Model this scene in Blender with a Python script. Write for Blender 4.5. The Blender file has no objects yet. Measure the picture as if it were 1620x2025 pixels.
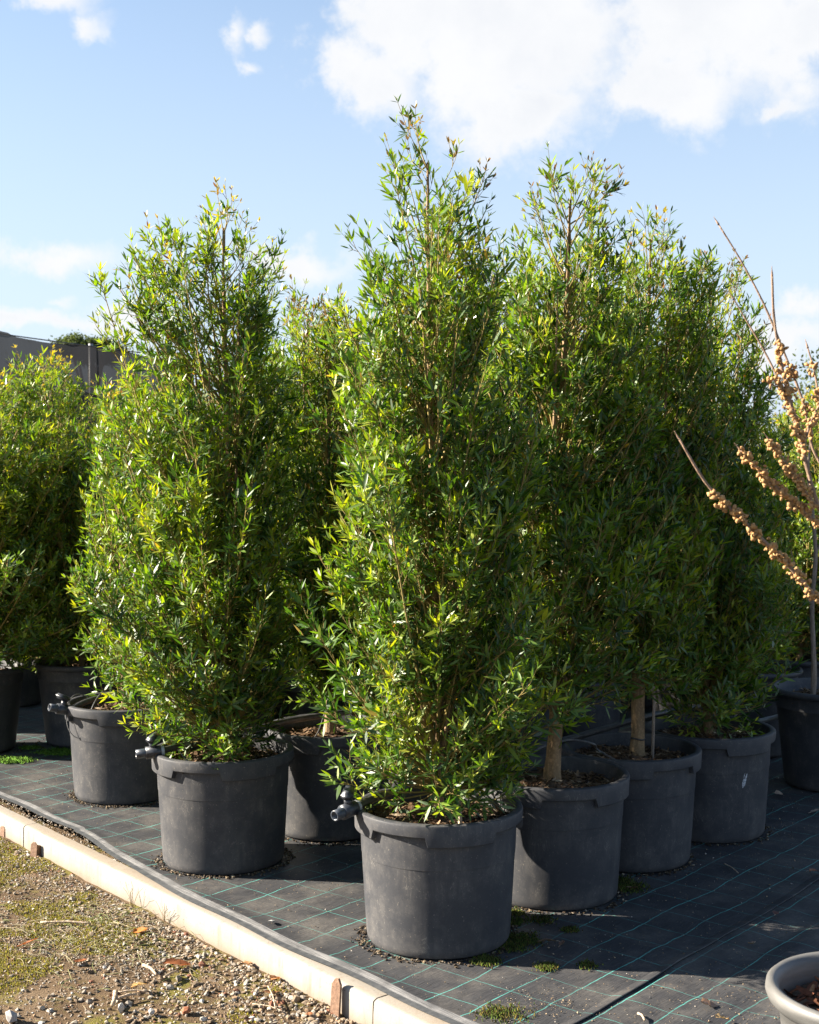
import bpy, math
import numpy as np
from mathutils import Vector, Matrix

sc = bpy.context.scene
col = sc.collection
PI = math.pi
R = math.radians

# ------------------------------------------------------------------ camera
FPX, CAMZ = 2700.0, 2.17
PITCH = math.atan((1012.5 - 902) / FPX)
cam = bpy.data.cameras.new('camera')
cam.sensor_fit = 'VERTICAL'
cam.sensor_height = 36.0
cam.lens = 36.0 * FPX / 2025.0
cam.clip_start = 0.1
cam.clip_end = 2000
cam.dof.use_dof = True
cam.dof.focus_distance = 6.2
cam.dof.aperture_fstop = 6.5
camo = bpy.data.objects.new('camera', cam)
col.objects.link(camo)
camo.location = (0, 0, CAMZ)
camo.rotation_euler = (PI / 2 - PITCH, 0, 0)
sc.camera = camo

# ------------------------------------------------------------------ light
SUN_EL, SUN_AZ = R(27), R(-84)          # azimuth from +Y towards +X
sv = Vector((math.sin(SUN_AZ) * math.cos(SUN_EL), math.cos(SUN_AZ) * math.cos(SUN_EL), math.sin(SUN_EL)))
sl = bpy.data.lights.new('sun', 'SUN')
sl.energy = 5.0
sl.angle = R(0.53)
sl.color = (1.0, 0.90, 0.76)
so = bpy.data.objects.new('sun', sl)
col.objects.link(so)
so.rotation_euler = sv.to_track_quat('Z', 'Y').to_euler()

world = bpy.data.worlds.new('World')
sc.world = world
world.use_nodes = True
vs = sc.view_settings
vs.view_transform = 'Standard'
vs.look = 'None'
vs.gamma = 1.0
vs.use_curve_mapping = False
vs.exposure = 2.12


class NT:
    """small node-tree helper"""
    def __init__(s, tree):
        s.t = tree

    def n(s, typ, ins=None, **kw):
        nd = s.t.nodes.new(typ)
        for k, v in kw.items():
            setattr(nd, k, v)
        for k, v in (ins or {}).items():
            sock = nd.inputs[k]
            if isinstance(v, bpy.types.NodeSocket):
                s.t.links.new(v, sock)
            else:
                sock.default_value = v
        return nd

    def m(s, op, a, b=None, c=None, clamp=False):
        ins = {0: a}
        if b is not None:
            ins[1] = b
        if c is not None:
            ins[2] = c
        nd = s.n('ShaderNodeMath', ins, operation=op)
        nd.use_clamp = clamp
        return nd.outputs[0]

    def noise(s, vec, scale, detail=4, rough=.55, dist=0.0):
        ins = {'Scale': scale, 'Detail': detail, 'Roughness': rough, 'Distortion': dist}
        if vec is not None:
            ins['Vector'] = vec
        return s.n('ShaderNodeTexNoise', ins).outputs['Fac']

    def ramp(s, fac, stops):
        nd = s.n('ShaderNodeValToRGB', {'Fac': fac})
        el = nd.color_ramp.elements
        while len(el) < len(stops):
            el.new(0.5)
        for e, (p, c) in zip(el, stops):
            e.position = p
            e.color = (c, c, c, 1) if not isinstance(c, tuple) else (*c[:3], 1)
        return nd.outputs[0]

    def mix(s, f, a, b, blend='MIX'):
        def rgba(v):
            return (*v, 1) if isinstance(v, tuple) and len(v) == 3 else v
        nd = s.n('ShaderNodeMix', {0: f, 6: rgba(a), 7: rgba(b)}, data_type='RGBA', blend_type=blend)
        return nd.outputs[2]

    def vmul(s, v, sc3):
        return s.n('ShaderNodeVectorMath', {0: v, 1: sc3}, operation='MULTIPLY').outputs[0]


# sky: physical sky with cumulus, laid out by direction
wt = world.node_tree
wt.nodes.clear()
w = NT(wt)
sky = w.n('ShaderNodeTexSky', sky_type='NISHITA')
sky.sun_disc = False
sky.sun_elevation = SUN_EL
sky.sun_rotation = SUN_AZ
sky.altitude = 50
sky.air_density = 1.0
sky.dust_density = 0.6
sky.ozone_density = 1.3
tc = w.n('ShaderNodeTexCoord').outputs['Generated']
sep = w.n('ShaderNodeSeparateXYZ', {0: tc})
az = w.m('ARCTAN2', sep.outputs[0], sep.outputs[1])
el_ = w.m('ARCSINE', sep.outputs[2])
wp = w.n('ShaderNodeSeparateXYZ', {0: w.n('ShaderNodeTexNoise', {'Vector': tc, 'Scale': 13.0, 'Detail': 7.0, 'Roughness': .6}).outputs['Color']})
azw = w.m('ADD', az, w.m('MULTIPLY', w.m('SUBTRACT', wp.outputs[0], .5), .11))
elw = w.m('ADD', el_, w.m('MULTIPLY', w.m('SUBTRACT', wp.outputs[1], .5), .075))
wob = w.n('ShaderNodeTexNoise', {'Vector': tc, 'Scale': 9.0, 'Detail': 8.0, 'Roughness': .62}).outputs['Fac']
fine = w.n('ShaderNodeTexNoise', {'Vector': tc, 'Scale': 26.0, 'Detail': 9.0, 'Roughness': .65}).outputs['Fac']
blobs = [(1010, 130, 390, 190), (1380, 70, 380, 210), (740, 195, 140, 110), (1060, 235, 170, 80), (1340, 215, 190, 80),
         (1600, 110, 160, 120), (840, 60, 220, 110), (650, 15, 60, 40),
         (30, 25, 190, 60), (120, 62, 120, 44), (190, 98, 60, 26), (350, 5, 95, 28), (455, 95, 50, 42), (475, 160, 40, 20), (525, 100, 45, 30),
         (110, 525, 150, 50), (590, 520, 105, 38), (130, 622, 45, 22), (0, 612, 40, 24), (250, 635, 90, 30),
         (1600, 620, 90, 60), (1560, 690, 120, 60), (100, 665, 260, 34), (1530, 245, 55, 16),
         (2300, 250, 420, 170), (-700, 200, 420, 150), (-1400, 420, 500, 120), (2900, 520, 500, 120)]
acc = None
for (bx_, by_, rx_, ry_) in blobs:
    a0, e0 = (bx_ - 810) / FPX, (902 - by_) / FPX
    dx = w.m('MULTIPLY', w.m('SUBTRACT', azw, a0), FPX / rx_)
    dy = w.m('MULTIPLY', w.m('SUBTRACT', elw, e0), FPX / ry_)
    d = w.m('SQRT', w.m('ADD', w.m('MULTIPLY', dx, dx), w.m('MULTIPLY', dy, dy)))
    v = w.m('MULTIPLY', w.m('SUBTRACT', 1.0, d), min(1.0, (rx_ * ry_) ** .5 / 170 + .34))
    acc = v if acc is None else w.m('SMOOTH_MAX', acc, v, .12)
# the rest of the heavens carries the same sort of broken cumulus
gen = w.m('MULTIPLY', w.m('SUBTRACT', w.noise(w.vmul(tc, (1, 1, 2.2)), 2.6, 6, .55), .66), 4.0)
yv = w.n('ShaderNodeMapRange', {'Value': w.m('ABSOLUTE', az), 'From Min': .45, 'From Max': .9, 'To Min': -1.5, 'To Max': 0}).outputs[0]
hv = w.n('ShaderNodeMapRange', {'Value': el_, 'From Min': .42, 'From Max': .75, 'To Min': -1.5, 'To Max': 0}).outputs[0]
gen = w.m('ADD', gen, w.m('MAXIMUM', yv, hv))
acc = w.m('MAXIMUM', acc, gen)
dens = w.m('ADD', acc, w.m('ADD', w.m('MULTIPLY', w.m('SUBTRACT', wob, .5), 1.3), w.m('MULTIPLY', w.m('SUBTRACT', fine, .5), 1.35)))
mask = w.n('ShaderNodeMapRange', {'Value': dens, 'From Min': -.06, 'From Max': .62}, interpolation_type='SMOOTHSTEP').outputs[0]
core = w.n('ShaderNodeMapRange', {'Value': dens, 'From Min': .2, 'From Max': .9}).outputs[0]
under = w.ramp(w.noise(tc, 12, 6, .6), [(.35, 0.0), (.7, 1.0)])
ccol = w.mix(w.m('MULTIPLY', core, under), (4.6, 4.62, 4.68), (4.0, 4.12, 4.35))
# thin milky veil that thickens towards the skyline
veil = w.n('ShaderNodeMapRange', {'Value': el_, 'From Min': .0, 'From Max': .50, 'To Min': .90, 'To Max': -.14}).outputs[0]
veil = w.m('MAXIMUM', veil, 0.0)
skyc = w.mix(veil, sky.outputs[0], (3.25, 3.8, 4.75))
fin = w.mix(w.m('MULTIPLY', mask, .97), skyc, ccol)
bg = w.n('ShaderNodeBackground', {'Color': fin, 'Strength': 0.05})
wo = w.n('ShaderNodeOutputWorld', {'Surface': bg.outputs[0]})
world.cycles.sampling_method = 'MANUAL'
world.cycles.sample_map_resolution = 1024

sc.cycles.max_bounces = 7
sc.cycles.diffuse_bounces = 4
sc.cycles.glossy_bounces = 3
sc.cycles.transmission_bounces = 4
sc.cycles.transparent_max_bounces = 6
sc.cycles.caustics_reflective = False
sc.cycles.caustics_refractive = False


# ------------------------------------------------------------------ layout helpers
def ray(px, py):
    x, y = (px - 810) / FPX, -(py - 1012.5) / FPX
    return np.array([x, math.cos(PITCH) + y * math.sin(PITCH), -math.sin(PITCH) + y * math.cos(PITCH)])


def ground_pt(px, py, z=0.0):
    d = ray(px, py)
    t = (z - CAMZ) / d[2]
    return Vector((d[0] * t, d[1] * t, z))


def at_depth(px, py, Y):
    d = ray(px, py)
    t = Y / d[1]
    return Vector((d[0] * t, Y, CAMZ + d[2] * t))


# ------------------------------------------------------------------ materials
def material(name):
    m = bpy.data.materials.new(name)
    m.use_nodes = True
    t = m.node_tree
    t.nodes.clear()
    k = NT(t)
    out = k.n('ShaderNodeOutputMaterial')
    return m, k, out


def principled(name, build):
    """build(k, coord) -> dict of principled inputs (+ optional bump socket 'bump','bstr','bdist')"""
    m, k, out = material(name)
    co = k.n('ShaderNodeTexCoord').outputs['Object']
    d = build(k, co)
    bump = d.pop('bump', None)
    bs, bd = d.pop('bstr', .5), d.pop('bdist', .005)
    p = k.n('ShaderNodeBsdfPrincipled')
    if bump is not None:
        b = k.n('ShaderNodeBump', {'Height': bump, 'Strength': bs, 'Distance': bd})
        d['Normal'] = b.outputs[0]
    for kk, v in d.items():
        if isinstance(v, bpy.types.NodeSocket):
            k.t.links.new(v, p.inputs[kk])
        else:
            p.inputs[kk].default_value = (*v, 1) if isinstance(v, tuple) and len(v) == 3 and kk.endswith('Color') else v
    k.t.links.new(p.outputs[0], out.inputs[0])
    return m


M = {}


def mat_leaf(name, rough, trans, tgain, spec):
    m, k, out = material(name)
    tint = k.n('ShaderNodeAttribute', attribute_name='tint').outputs['Color']
    geo = k.n('ShaderNodeNewGeometry')
    under = k.mix(.3, tint, (.10, .16, .045))
    base = k.mix(geo.outputs['Backfacing'], tint, under)
    rr = k.mix(geo.outputs['Backfacing'], (rough,) * 3, (rough + .25,) * 3)
    p = k.n('ShaderNodeBsdfPrincipled', {'Base Color': base, 'Roughness': rr, 'Specular IOR Level': spec})
    tcol = k.mix(1.0, tint, tgain, 'MULTIPLY')
    tr = k.n('ShaderNodeBsdfTranslucent', {'Color': tcol})
    mx = k.n('ShaderNodeMixShader', {0: trans, 1: p.outputs[0], 2: tr.outputs[0]})
    k.t.links.new(mx.outputs[0], out.inputs[0])
    return m


M['leaf'] = mat_leaf('glossy_leaf', .22, .30, (1.9, 2.05, .5), .62)
M['needle'] = mat_leaf('far_leaf', .55, .25, (1.8, 1.7, .8), .3)
M['dry_leaf'] = mat_leaf('dry_leaf', .6, .2, (1.5, 1.2, .8), .3)


def b_bark(c1, c2, sc_=30):
    def f(k, co):
        st = k.vmul(co, (1, 1, .22))
        n = k.noise(st, sc_, 6, .65)
        n2 = k.noise(co, sc_ * 3, 4)
        c = k.ramp(n, [(.3, c1), (.7, c2)])
        c = k.mix(k.ramp(n2, [(.5, 0.0), (.75, .5)]), c, tuple(min(1, x * 1.7) for x in c2))
        return {'Base Color': c, 'Roughness': .85, 'bump': n, 'bstr': 1.0, 'bdist': .012}
    return f


M['bark'] = principled('trunk_bark', b_bark((.10, .06, .03), (.30, .20, .10)))
M['twig'] = principled('green_twig', b_bark((.15, .12, .03), (.30, .22, .07), 14))
M['stake'] = principled('pale_stake', b_bark((.34, .27, .18), (.52, .44, .32)))
M['bare'] = principled('bare_branch', b_bark((.15, .10, .068), (.29, .19, .125), 40))
M['greybark'] = principled('grey_stem', b_bark((.16, .12, .09), (.30, .24, .19), 40))
M['bud'] = principled('tan_bud', lambda k, co: {'Base Color': k.ramp(k.noise(co, 45, 3), [(.3, (.27, .14, .05)), (.7, (.47, .28, .11))]), 'Roughness': .8, 'bump': k.noise(co, 260, 2), 'bdist': .002})


def b_pot(k, co):
    oi = k.n('ShaderNodeObjectInfo')
    off = k.n('ShaderNodeVectorMath', {0: co, 1: k.vmul(k.n('ShaderNodeCombineXYZ', {0: oi.outputs['Random'], 1: oi.outputs['Random'], 2: oi.outputs['Random']}).outputs[0], (37, 53, 71))}, operation='ADD').outputs[0]
    big = k.noise(off, 6.5, 8, .72)
    run = k.noise(k.vmul(off, (1, 1, .10)), 34, 6, .7)
    scr = k.noise(k.vmul(off, (1, 1, .45)), 9, 3, .6, 3.0)
    grain = k.noise(off, 240, 3, .6)
    dust = k.m('MULTIPLY', k.ramp(big, [(.42, 0.03), (.68, 1.0)]), k.ramp(run, [(.32, .15), (.72, 1.0)]))
    z = k.n('ShaderNodeSeparateXYZ', {0: co}).outputs[2]
    foot = k.n('ShaderNodeMapRange', {'Value': z, 'From Min': .01, 'From Max': .11, 'To Min': .35, 'To Max': 0}).outputs[0]
    dust = k.m('ADD', dust, k.m('MULTIPLY', foot, k.ramp(big, [(.35, .2), (.65, 1.0)])), clamp=True)
    c = k.mix(k.m('MULTIPLY', dust, .34), (.041, .043, .049), (.25, .228, .20))
    scratch = k.ramp(scr, [(.49, 0.0), (.5, .45), (.51, 0.0)])
    c = k.mix(k.m('MULTIPLY', scratch, k.ramp(big, [(.46, 0.0), (.60, 1.0)])), c, (.26, .24, .21))
    speck = k.m('MAXIMUM', k.ramp(k.noise(off, 95, 2, .5), [(.69, 0.0), (.73, .55)]), k.ramp(k.noise(off, 210, 2, .5), [(.70, 0.0), (.74, .4)]))
    c = k.mix(speck, c, (.2, .18, .15))
    return {'Base Color': c, 'Roughness': k.m('ADD', .52, k.m('MULTIPLY', dust, .3)), 'Specular IOR Level': .30, 'bump': grain, 'bstr': .25, 'bdist': .0015}


M['pot'] = principled('charcoal_plastic', b_pot)


def b_greypot(k, co):
    n = k.noise(k.vmul(co, (1, 1, 6)), 5, 5)
    c = k.ramp(n, [(.3, (.075, .074, .07)), (.7, (.15, .146, .138))])
    return {'Base Color': c, 'Roughness': .5, 'bump': k.noise(co, 160, 3), 'bstr': .2, 'bdist': .002}


M['greypot'] = principled('weathered_grey_plastic', b_greypot)


def b_soil(k, co):
    n = k.noise(co, 45, 6, .7)
    c = k.ramp(n, [(.3, (.035, .022, .012)), (.55, (.11, .07, .04)), (.75, (.22, .15, .09))])
    return {'Base Color': c, 'Roughness': .95, 'bump': k.noise(co, 90, 5, .7), 'bstr': 1.0, 'bdist': .012}


M['soil'] = principled('potting_soil', b_soil)


def vcol(name, rough=.85, spec=.2, noise=60, amt=.25, bump=.0):
    def f(k, co):
        t = k.n('ShaderNodeAttribute', attribute_name='tint').outputs['Color']
        g = k.noise(co, noise, 4, .6)
        c = k.mix(1.0, t, k.ramp(g, [(.3, 1 - amt), (.7, 1.0)]), 'MULTIPLY')
        d = {'Base Color': c, 'Roughness': rough, 'Specular IOR Level': spec}
        if bump:
            d.update(bump=g, bstr=.6, bdist=bump)
        return d
    return principled(name, f)


M['stone'] = vcol('gravel_stone', .8, .3, 90, .4, .002)
M['chip'] = vcol('bark_chip', .9, .15, 120, .5, .002)
M['moss'] = vcol('moss', .95, .1, 30, .3)


def b_ground(k, co):
    n = k.noise(co, 6, 6, .65)
    f = k.noise(co, 120, 6, .7)
    c = k.ramp(n, [(.3, (.115, .075, .042)), (.5, (.18, .122, .072)), (.72, (.27, .195, .125))])
    c = k.mix(1.0, c, k.ramp(f, [(.25, .45), (.7, 1.0)]), 'MULTIPLY')
    mo = k.ramp(k.noise(co, 3.3, 6, .7), [(.5, 0.0), (.62, .75)])
    c = k.mix(mo, c, k.ramp(f, [(.3, (.07, .07, .01)), (.7, (.24, .22, .035))]))
    return {'Base Color': c, 'Roughness': .95, 'Specular IOR Level': .15, 'bump': f, 'bstr': 1.0, 'bdist': .012}


M['ground'] = principled('gravelly_soil', b_ground)


def b_kerb(k, co):
    n = k.noise(co, 5, 6, .6)
    v = k.noise(k.vmul(co, (1, 1, .12)), 22, 5, .6)
    c = k.ramp(n, [(.3, (.25, .231, .20)), (.65, (.305, .287, .258))])
    c = k.mix(k.ramp(v, [(.53, 0.0), (.76, .6)]), c, (.18, .135, .09))
    z = k.n('ShaderNodeSeparateXYZ', {0: co}).outputs[2]
    ft = k.n('ShaderNodeMapRange', {'Value': k.m('ADD', z, k.m('MULTIPLY', n, .03)), 'From Min': -.115, 'From Max': -.055, 'To Min': .6, 'To Max': 0}).outputs[0]
    c = k.mix(ft, c, (.17, .115, .065))
    topz = k.n('ShaderNodeMapRange', {'Value': k.m('ADD', z, k.m('MULTIPLY', n, .012)), 'From Min': .001, 'From Max': .008, 'To Min': 0, 'To Max': .55}).outputs[0]
    c = k.mix(topz, c, (.24, .18, .12))
    pit = k.ramp(k.noise(co, 110, 2, .5), [(.70, 0.0), (.73, .8)])
    c = k.mix(pit, c, (.12, .09, .06))
    return {'Base Color': c, 'Roughness': .8, 'Specular IOR Level': .25, 'bump': k.noise(co, 70, 5, .6), 'bstr': .35, 'bdist': .003}


M['kerb'] = principled('cream_concrete', b_kerb)

GU = Vector((.645, .764, 0))       # direction of the pot rows and of one set of woven lines
GV = Vector((.764, -.645, 0))


def b_mat(k, co):
    nn = k.n('ShaderNodeTexNoise', {'Vector': co, 'Scale': 2.2, 'Detail': 4.0, 'Roughness': .55})
    wv = k.n('ShaderNodeVectorMath', {0: k.n('ShaderNodeVectorMath', {0: nn.outputs['Color'], 1: (.5, .5, .5)}, operation='SUBTRACT').outputs[0], 1: (.07, .07, 0)}, operation='MULTIPLY').outputs[0]
    p = k.n('ShaderNodeVectorMath', {0: co, 1: wv}, operation='ADD').outputs[0]
    du = k.n('ShaderNodeVectorMath', {0: p, 1: tuple(GU)}, operation='DOT_PRODUCT').outputs['Value']
    dv = k.n('ShaderNodeVectorMath', {0: p, 1: tuple(GV)}, operation='DOT_PRODUCT').outputs['Value']

    def line(x, sp, half, off):
        f = k.m('FRACT', k.m('ADD', k.m('DIVIDE', x, sp), off))
        d = k.m('MULTIPLY', k.m('ABSOLUTE', k.m('SUBTRACT', f, .5)), sp)
        return k.n('ShaderNodeMapRange', {'Value': d, 'From Min': half * .7, 'From Max': half * 1.25, 'To Min': 1, 'To Max': 0}).outputs[0]
    l1 = line(dv, .205, .0022, .12)
    l2 = line(du, .21, .0016, .40)
    stitch = k.ramp(k.noise(co, 300, 1), [(.35, .55), (.6, 1.0)])
    ln = k.m('MULTIPLY', k.m('MAXIMUM', l1, k.m('MULTIPLY', l2, .75)), stitch)
    worn = k.ramp(k.noise(co, 2.6, 6, .7), [(.36, .2), (.62, 1.0)])
    # weave: bright and dull ribs running along the rows
    rib = k.noise(k.n('ShaderNodeCombineXYZ', {0: k.m('MULTIPLY', dv, 230.0), 1: k.m('MULTIPLY', du, 9.0), 2: 0.0}).outputs[0], 1.0, 3, .6)
    dirt = k.noise(co, 3.0, 7, .65)
    g = k.noise(co, 70, 5, .65)
    c = k.ramp(rib, [(.3, (.022, .023, .026)), (.72, (.062, .062, .065))])
    c = k.mix(k.m('MULTIPLY', k.ramp(dirt, [(.46, 0.0), (.72, .75)]), k.ramp(g, [(.3, .25), (.7, 1.0)])), c, (.17, .155, .135))
    speck = k.ramp(k.noise(co, 55, 2, .5), [(.70, 0.0), (.73, .8)])
    c = k.mix(speck, c, (.17, .13, .09))
    c = k.mix(k.m('MULTIPLY', ln, worn), c, (.11, .48, .42))
    return {'Base Color': c, 'Roughness': k.m('ADD', .48, k.m('MULTIPLY', rib, .25)), 'Specular IOR Level': .22,
            'bump': rib, 'bstr': .35, 'bdist': .003}


M['mat'] = principled('woven_weed_mat', b_mat)


def b_hem(k, co):
    du = k.noise(k.vmul(co, (1, 1, 1)), 9, 5)
    g = k.noise(co, 320, 3, .7)
    al = k.n('ShaderNodeVectorMath', {0: co, 1: (.638, -.770, 0)}, operation='DOT_PRODUCT').outputs['Value']
    ac = k.n('ShaderNodeVectorMath', {0: co, 1: (.770, .638, 0)}, operation='DOT_PRODUCT').outputs['Value']
    st = k.noise(k.n('ShaderNodeCombineXYZ', {0: k.m('MULTIPLY', al, 5.0), 1: k.m('MULTIPLY', ac, 210.0), 2: 0.0}).outputs[0], 1.0, 5, .7)
    c = k.ramp(st, [(.38, (.04, .04, .045)), (.66, (.36, .35, .34))])
    c = k.mix(.25, c, k.ramp(g, [(.3, (.1, .1, .105)), (.7, (.4, .4, .39))]))
    c = k.mix(k.ramp(du, [(.4, 0.0), (.65, .6)]), c, (.045, .047, .05))
    return {'Base Color': c, 'Roughness': .5, 'Specular IOR Level': .5, 'bump': g, 'bstr': .4, 'bdist': .002}


M['hem'] = principled('frayed_mat_hem', b_hem)
M['strip'] = principled('black_plastic_edging', lambda k, co: {'Base Color': k.ramp(k.noise(co, 30, 5), [(.3, (.04, .044, .05)), (.7, (.085, .088, .09))]), 'Roughness': .5})
M['hose'] = principled('black_poly_pipe', lambda k, co: {'Base Color': k.ramp(k.noise(co, 40, 4), [(.35, (.022, .022, .024)), (.7, (.060, .058, .055))]), 'Roughness': .45})
M['valve'] = principled('black_valve_plastic', lambda k, co: {'Base Color': k.ramp(k.noise(co, 60, 4), [(.35, (.012, .014, .02)), (.75, (.045, .05, .06))]), 'Roughness': .35})
M['nozzle'] = principled('blue_grey_barb', lambda k, co: {'Base Color': k.ramp(k.noise(co, 60, 4), [(.35, (.02, .026, .036)), (.75, (.06, .07, .09))]), 'Roughness': .35})
M['tube'] = principled('grey_drip_tube', lambda k, co: {'Base Color': k.ramp(k.noise(co, 50, 3), [(.35, (.06, .06, .06)), (.7, (.13, .13, .13))]), 'Roughness': .4})
M['pvc'] = principled('grey_pvc', lambda k, co: {'Base Color': k.ramp(k.noise(co, 20, 3), [(.35, (.30, .31, .32)), (.7, (.42, .43, .44))]), 'Roughness': .4})
M['rust'] = principled('rusty_steel', lambda k, co: {'Base Color': k.ramp(k.noise(co, 60, 6, .7), [(.3, (.08, .045, .028)), (.55, (.20, .115, .07)), (.75, (.30, .21, .15))]), 'Roughness': .85, 'bump': k.noise(co, 150, 4), 'bdist': .003})
M['post'] = principled('galvanised_post', lambda k, co: {'Base Color': (.3, .3, .3), 'Roughness': .5, 'Metallic': .6})
M['wood'] = principled('dead_stick', b_bark((.26, .18, .11), (.50, .40, .29), 50))


def mat_cloth(name, c1, c2, opacity):
    m, k, out = material(name)
    co = k.n('ShaderNodeTexCoord').outputs['Object']
    n = k.noise(co, 1.3, 6, .6)
    p = k.n('ShaderNodeBsdfPrincipled', {'Base Color': k.ramp(n, [(.3, c1), (.7, c2)]), 'Roughness': .9})
    tl = k.n('ShaderNodeBsdfTranslucent', {'Color': (*c2, 1)})
    a = k.n('ShaderNodeMixShader', {0: .35, 1: p.outputs[0], 2: tl.outputs[0]})
    tr = k.n('ShaderNodeBsdfTransparent')
    mx = k.n('ShaderNodeMixShader', {0: opacity, 1: tr.outputs[0], 2: a.outputs[0]})
    k.t.links.new(mx.outputs[0], out.inputs[0])
    return m


M['cloth'] = mat_cloth('grey_shade_cloth', (.003, .0033, .004), (.020, .021, .024), .95)
M['cloth2'] = mat_cloth('black_shade_cloth', (.015, .015, .017), (.04, .04, .043), .96)


# ------------------------------------------------------------------ mesh helpers
def mesh_np(name, V, F, tint=None, smooth=True):
    """V (n,3); F (m,k) faces of one size or list of such arrays"""
    me = bpy.data.meshes.new(name)
    Fs = F if isinstance(F, list) else [F]
    Fs = [np.asarray(f, dtype=np.int32) for f in Fs if len(f)]
    V = np.ascontiguousarray(V, dtype=np.float32)
    me.vertices.add(len(V))
    me.vertices.foreach_set('co', V.ravel())
    li = np.concatenate([f.ravel() for f in Fs])
    starts, s = [], 0
    for f in Fs:
        starts.append(s + np.arange(len(f), dtype=np.int32) * f.shape[1])
        s += f.size
    starts = np.concatenate(starts)
    me.loops.add(len(li))
    me.loops.foreach_set('vertex_index', li)
    me.polygons.add(len(starts))
    me.polygons.foreach_set('loop_start', starts.astype(np.int32))
    me.polygons.foreach_set('use_smooth', np.full(len(starts), smooth, dtype=bool))
    if tint is not None:
        at = me.attributes.new('tint', 'FLOAT_COLOR', 'POINT')
        c = np.ones((len(V), 4), dtype=np.float32)
        c[:, :3] = tint
        at.data.foreach_set('color', c.ravel())
    me.update(calc_edges=True)
    return me


def ob(name, me, mat=None, parent=None, loc=(0, 0, 0)):
    o = bpy.data.objects.new(name, me)
    col.objects.link(o)
    o.location = loc
    if parent is not None:
        o.parent = parent
    if mat is not None and not me.materials:
        me.materials.append(M[mat] if isinstance(mat, str) else mat)
    return o


def thing(name, label, cat, loc=(0, 0, 0), rz=0.0, group=None):
    o = bpy.data.objects.new(name, None)
    o.empty_display_size = .1
    col.objects.link(o)
    o.location = loc
    o.rotation_euler = (0, 0, rz)
    return tag(o, label, cat, group)


def tag(o, label=None, cat=None, group=None, kind=None):
    if label:
        o['label'] = label
    if cat:
        o['category'] = cat
    if group:
        o['group'] = group
    if kind:
        o['kind'] = kind
    return o


def copy_tree(o, parent=None):
    c = o.copy()
    col.objects.link(c)
    c.parent = parent
    for ch in list(o.children):
        copy_tree(ch, c)
    return c


def lathe(prof, n=64, close=False):
    """prof list of (r,z) or callables (theta)->(r,z); returns V,F"""
    th = np.linspace(0, 2 * PI, n, endpoint=False)
    rows = []
    for p in prof:
        if callable(p):
            rz = np.array([p(t) for t in th])
            r, z = rz[:, 0], rz[:, 1]
        else:
            r, z = np.full(n, p[0]), np.full(n, p[1])
        rows.append(np.stack([r * np.cos(th), r * np.sin(th), z], 1))
    V = np.concatenate(rows)
    m = len(prof)
    i = np.arange(m if close else m - 1)[:, None]
    j = np.arange(n)[None, :]
    a = i * n + j
    b = i * n + (j + 1) % n
    c = ((i + 1) % m) * n + (j + 1) % n
    d = ((i + 1) % m) * n + j
    return V, np.stack([a, b, c, d], -1).reshape(-1, 4)


def norm(a):
    return a / np.maximum(np.linalg.norm(a, axis=-1, keepdims=True), 1e-9)


def tubes(P, rad, sides=3):
    """P (N,K,3), rad (N,K) -> V,F of open tubes"""
    N, K, _ = P.shape
    T = np.empty_like(P)
    T[:, 1:-1] = P[:, 2:] - P[:, :-2]
    T[:, 0] = P[:, 1] - P[:, 0]
    T[:, -1] = P[:, -1] - P[:, -2]
    T = norm(T)
    ref = np.where(np.abs(T[:, :1, 2:3]) < .9, np.array([0, 0, 1.0]), np.array([1.0, 0, 0]))
    ref = np.repeat(ref, K, 1)
    A = norm(np.cross(T, ref))
    B = np.cross(T, A)
    ang = np.arange(sides) * 2 * PI / sides
    V = P[:, :, None] + rad[:, :, None, None] * (np.cos(ang)[None, None, :, None] * A[:, :, None] + np.sin(ang)[None, None, :, None] * B[:, :, None])
    V = V.reshape(-1, 3)
    n = np.arange(N)[:, None, None] * K * sides
    k = np.arange(K - 1)[None, :, None] * sides
    s = np.arange(sides)[None, None, :]
    s2 = (s + 1) % sides
    F = np.stack([n + k + s, n + k + s2, n + k + sides + s2, n + k + sides + s], -1).reshape(-1, 4)
    return V, F


def smooth_path(pts, n=24):
    """Catmull-Rom through pts"""
    P = np.array([tuple(p) for p in pts], float)
    P = np.vstack([2 * P[0] - P[1], P, 2 * P[-1] - P[-2]])
    out = []
    segs = len(P) - 3
    for q in np.linspace(0, segs - 1e-6, n):
        i = int(q)
        t = q - i
        p0, p1, p2, p3 = P[i:i + 4]
        out.append(.5 * ((2 * p1) + (-p0 + p2) * t + (2 * p0 - 5 * p1 + 4 * p2 - p3) * t * t + (-p0 + 3 * p1 - 3 * p2 + p3) * t ** 3))
    return np.array(out)


def tube_mesh(name, pts, r0, r1=None, sides=10, n=24, cap=True, wob=0.0, seed=0):
    P = smooth_path(pts, n)
    rg = np.random.default_rng(seed)
    r = np.linspace(r0, r0 if r1 is None else r1, n)
    if wob:
        r = r * (1 + wob * rg.standard_normal(n))
    V, F = tubes(P[None], r[None], sides)
    if wob:
        V = V + rg.standard_normal(V.shape) * wob * r0 * .3
    Fs = [F]
    if cap:
        V = np.vstack([V, P[0], P[-1]])
        a, b = len(V) - 2, len(V) - 1
        s = np.arange(sides)
        Fs.append(np.stack([np.full(sides, a), (s + 1) % sides, s], 1))
        o = (n - 1) * sides
        Fs.append(np.stack([np.full(sides, b), o + s, o + (s + 1) % sides], 1))
    return mesh_np(name, V, Fs)


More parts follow.
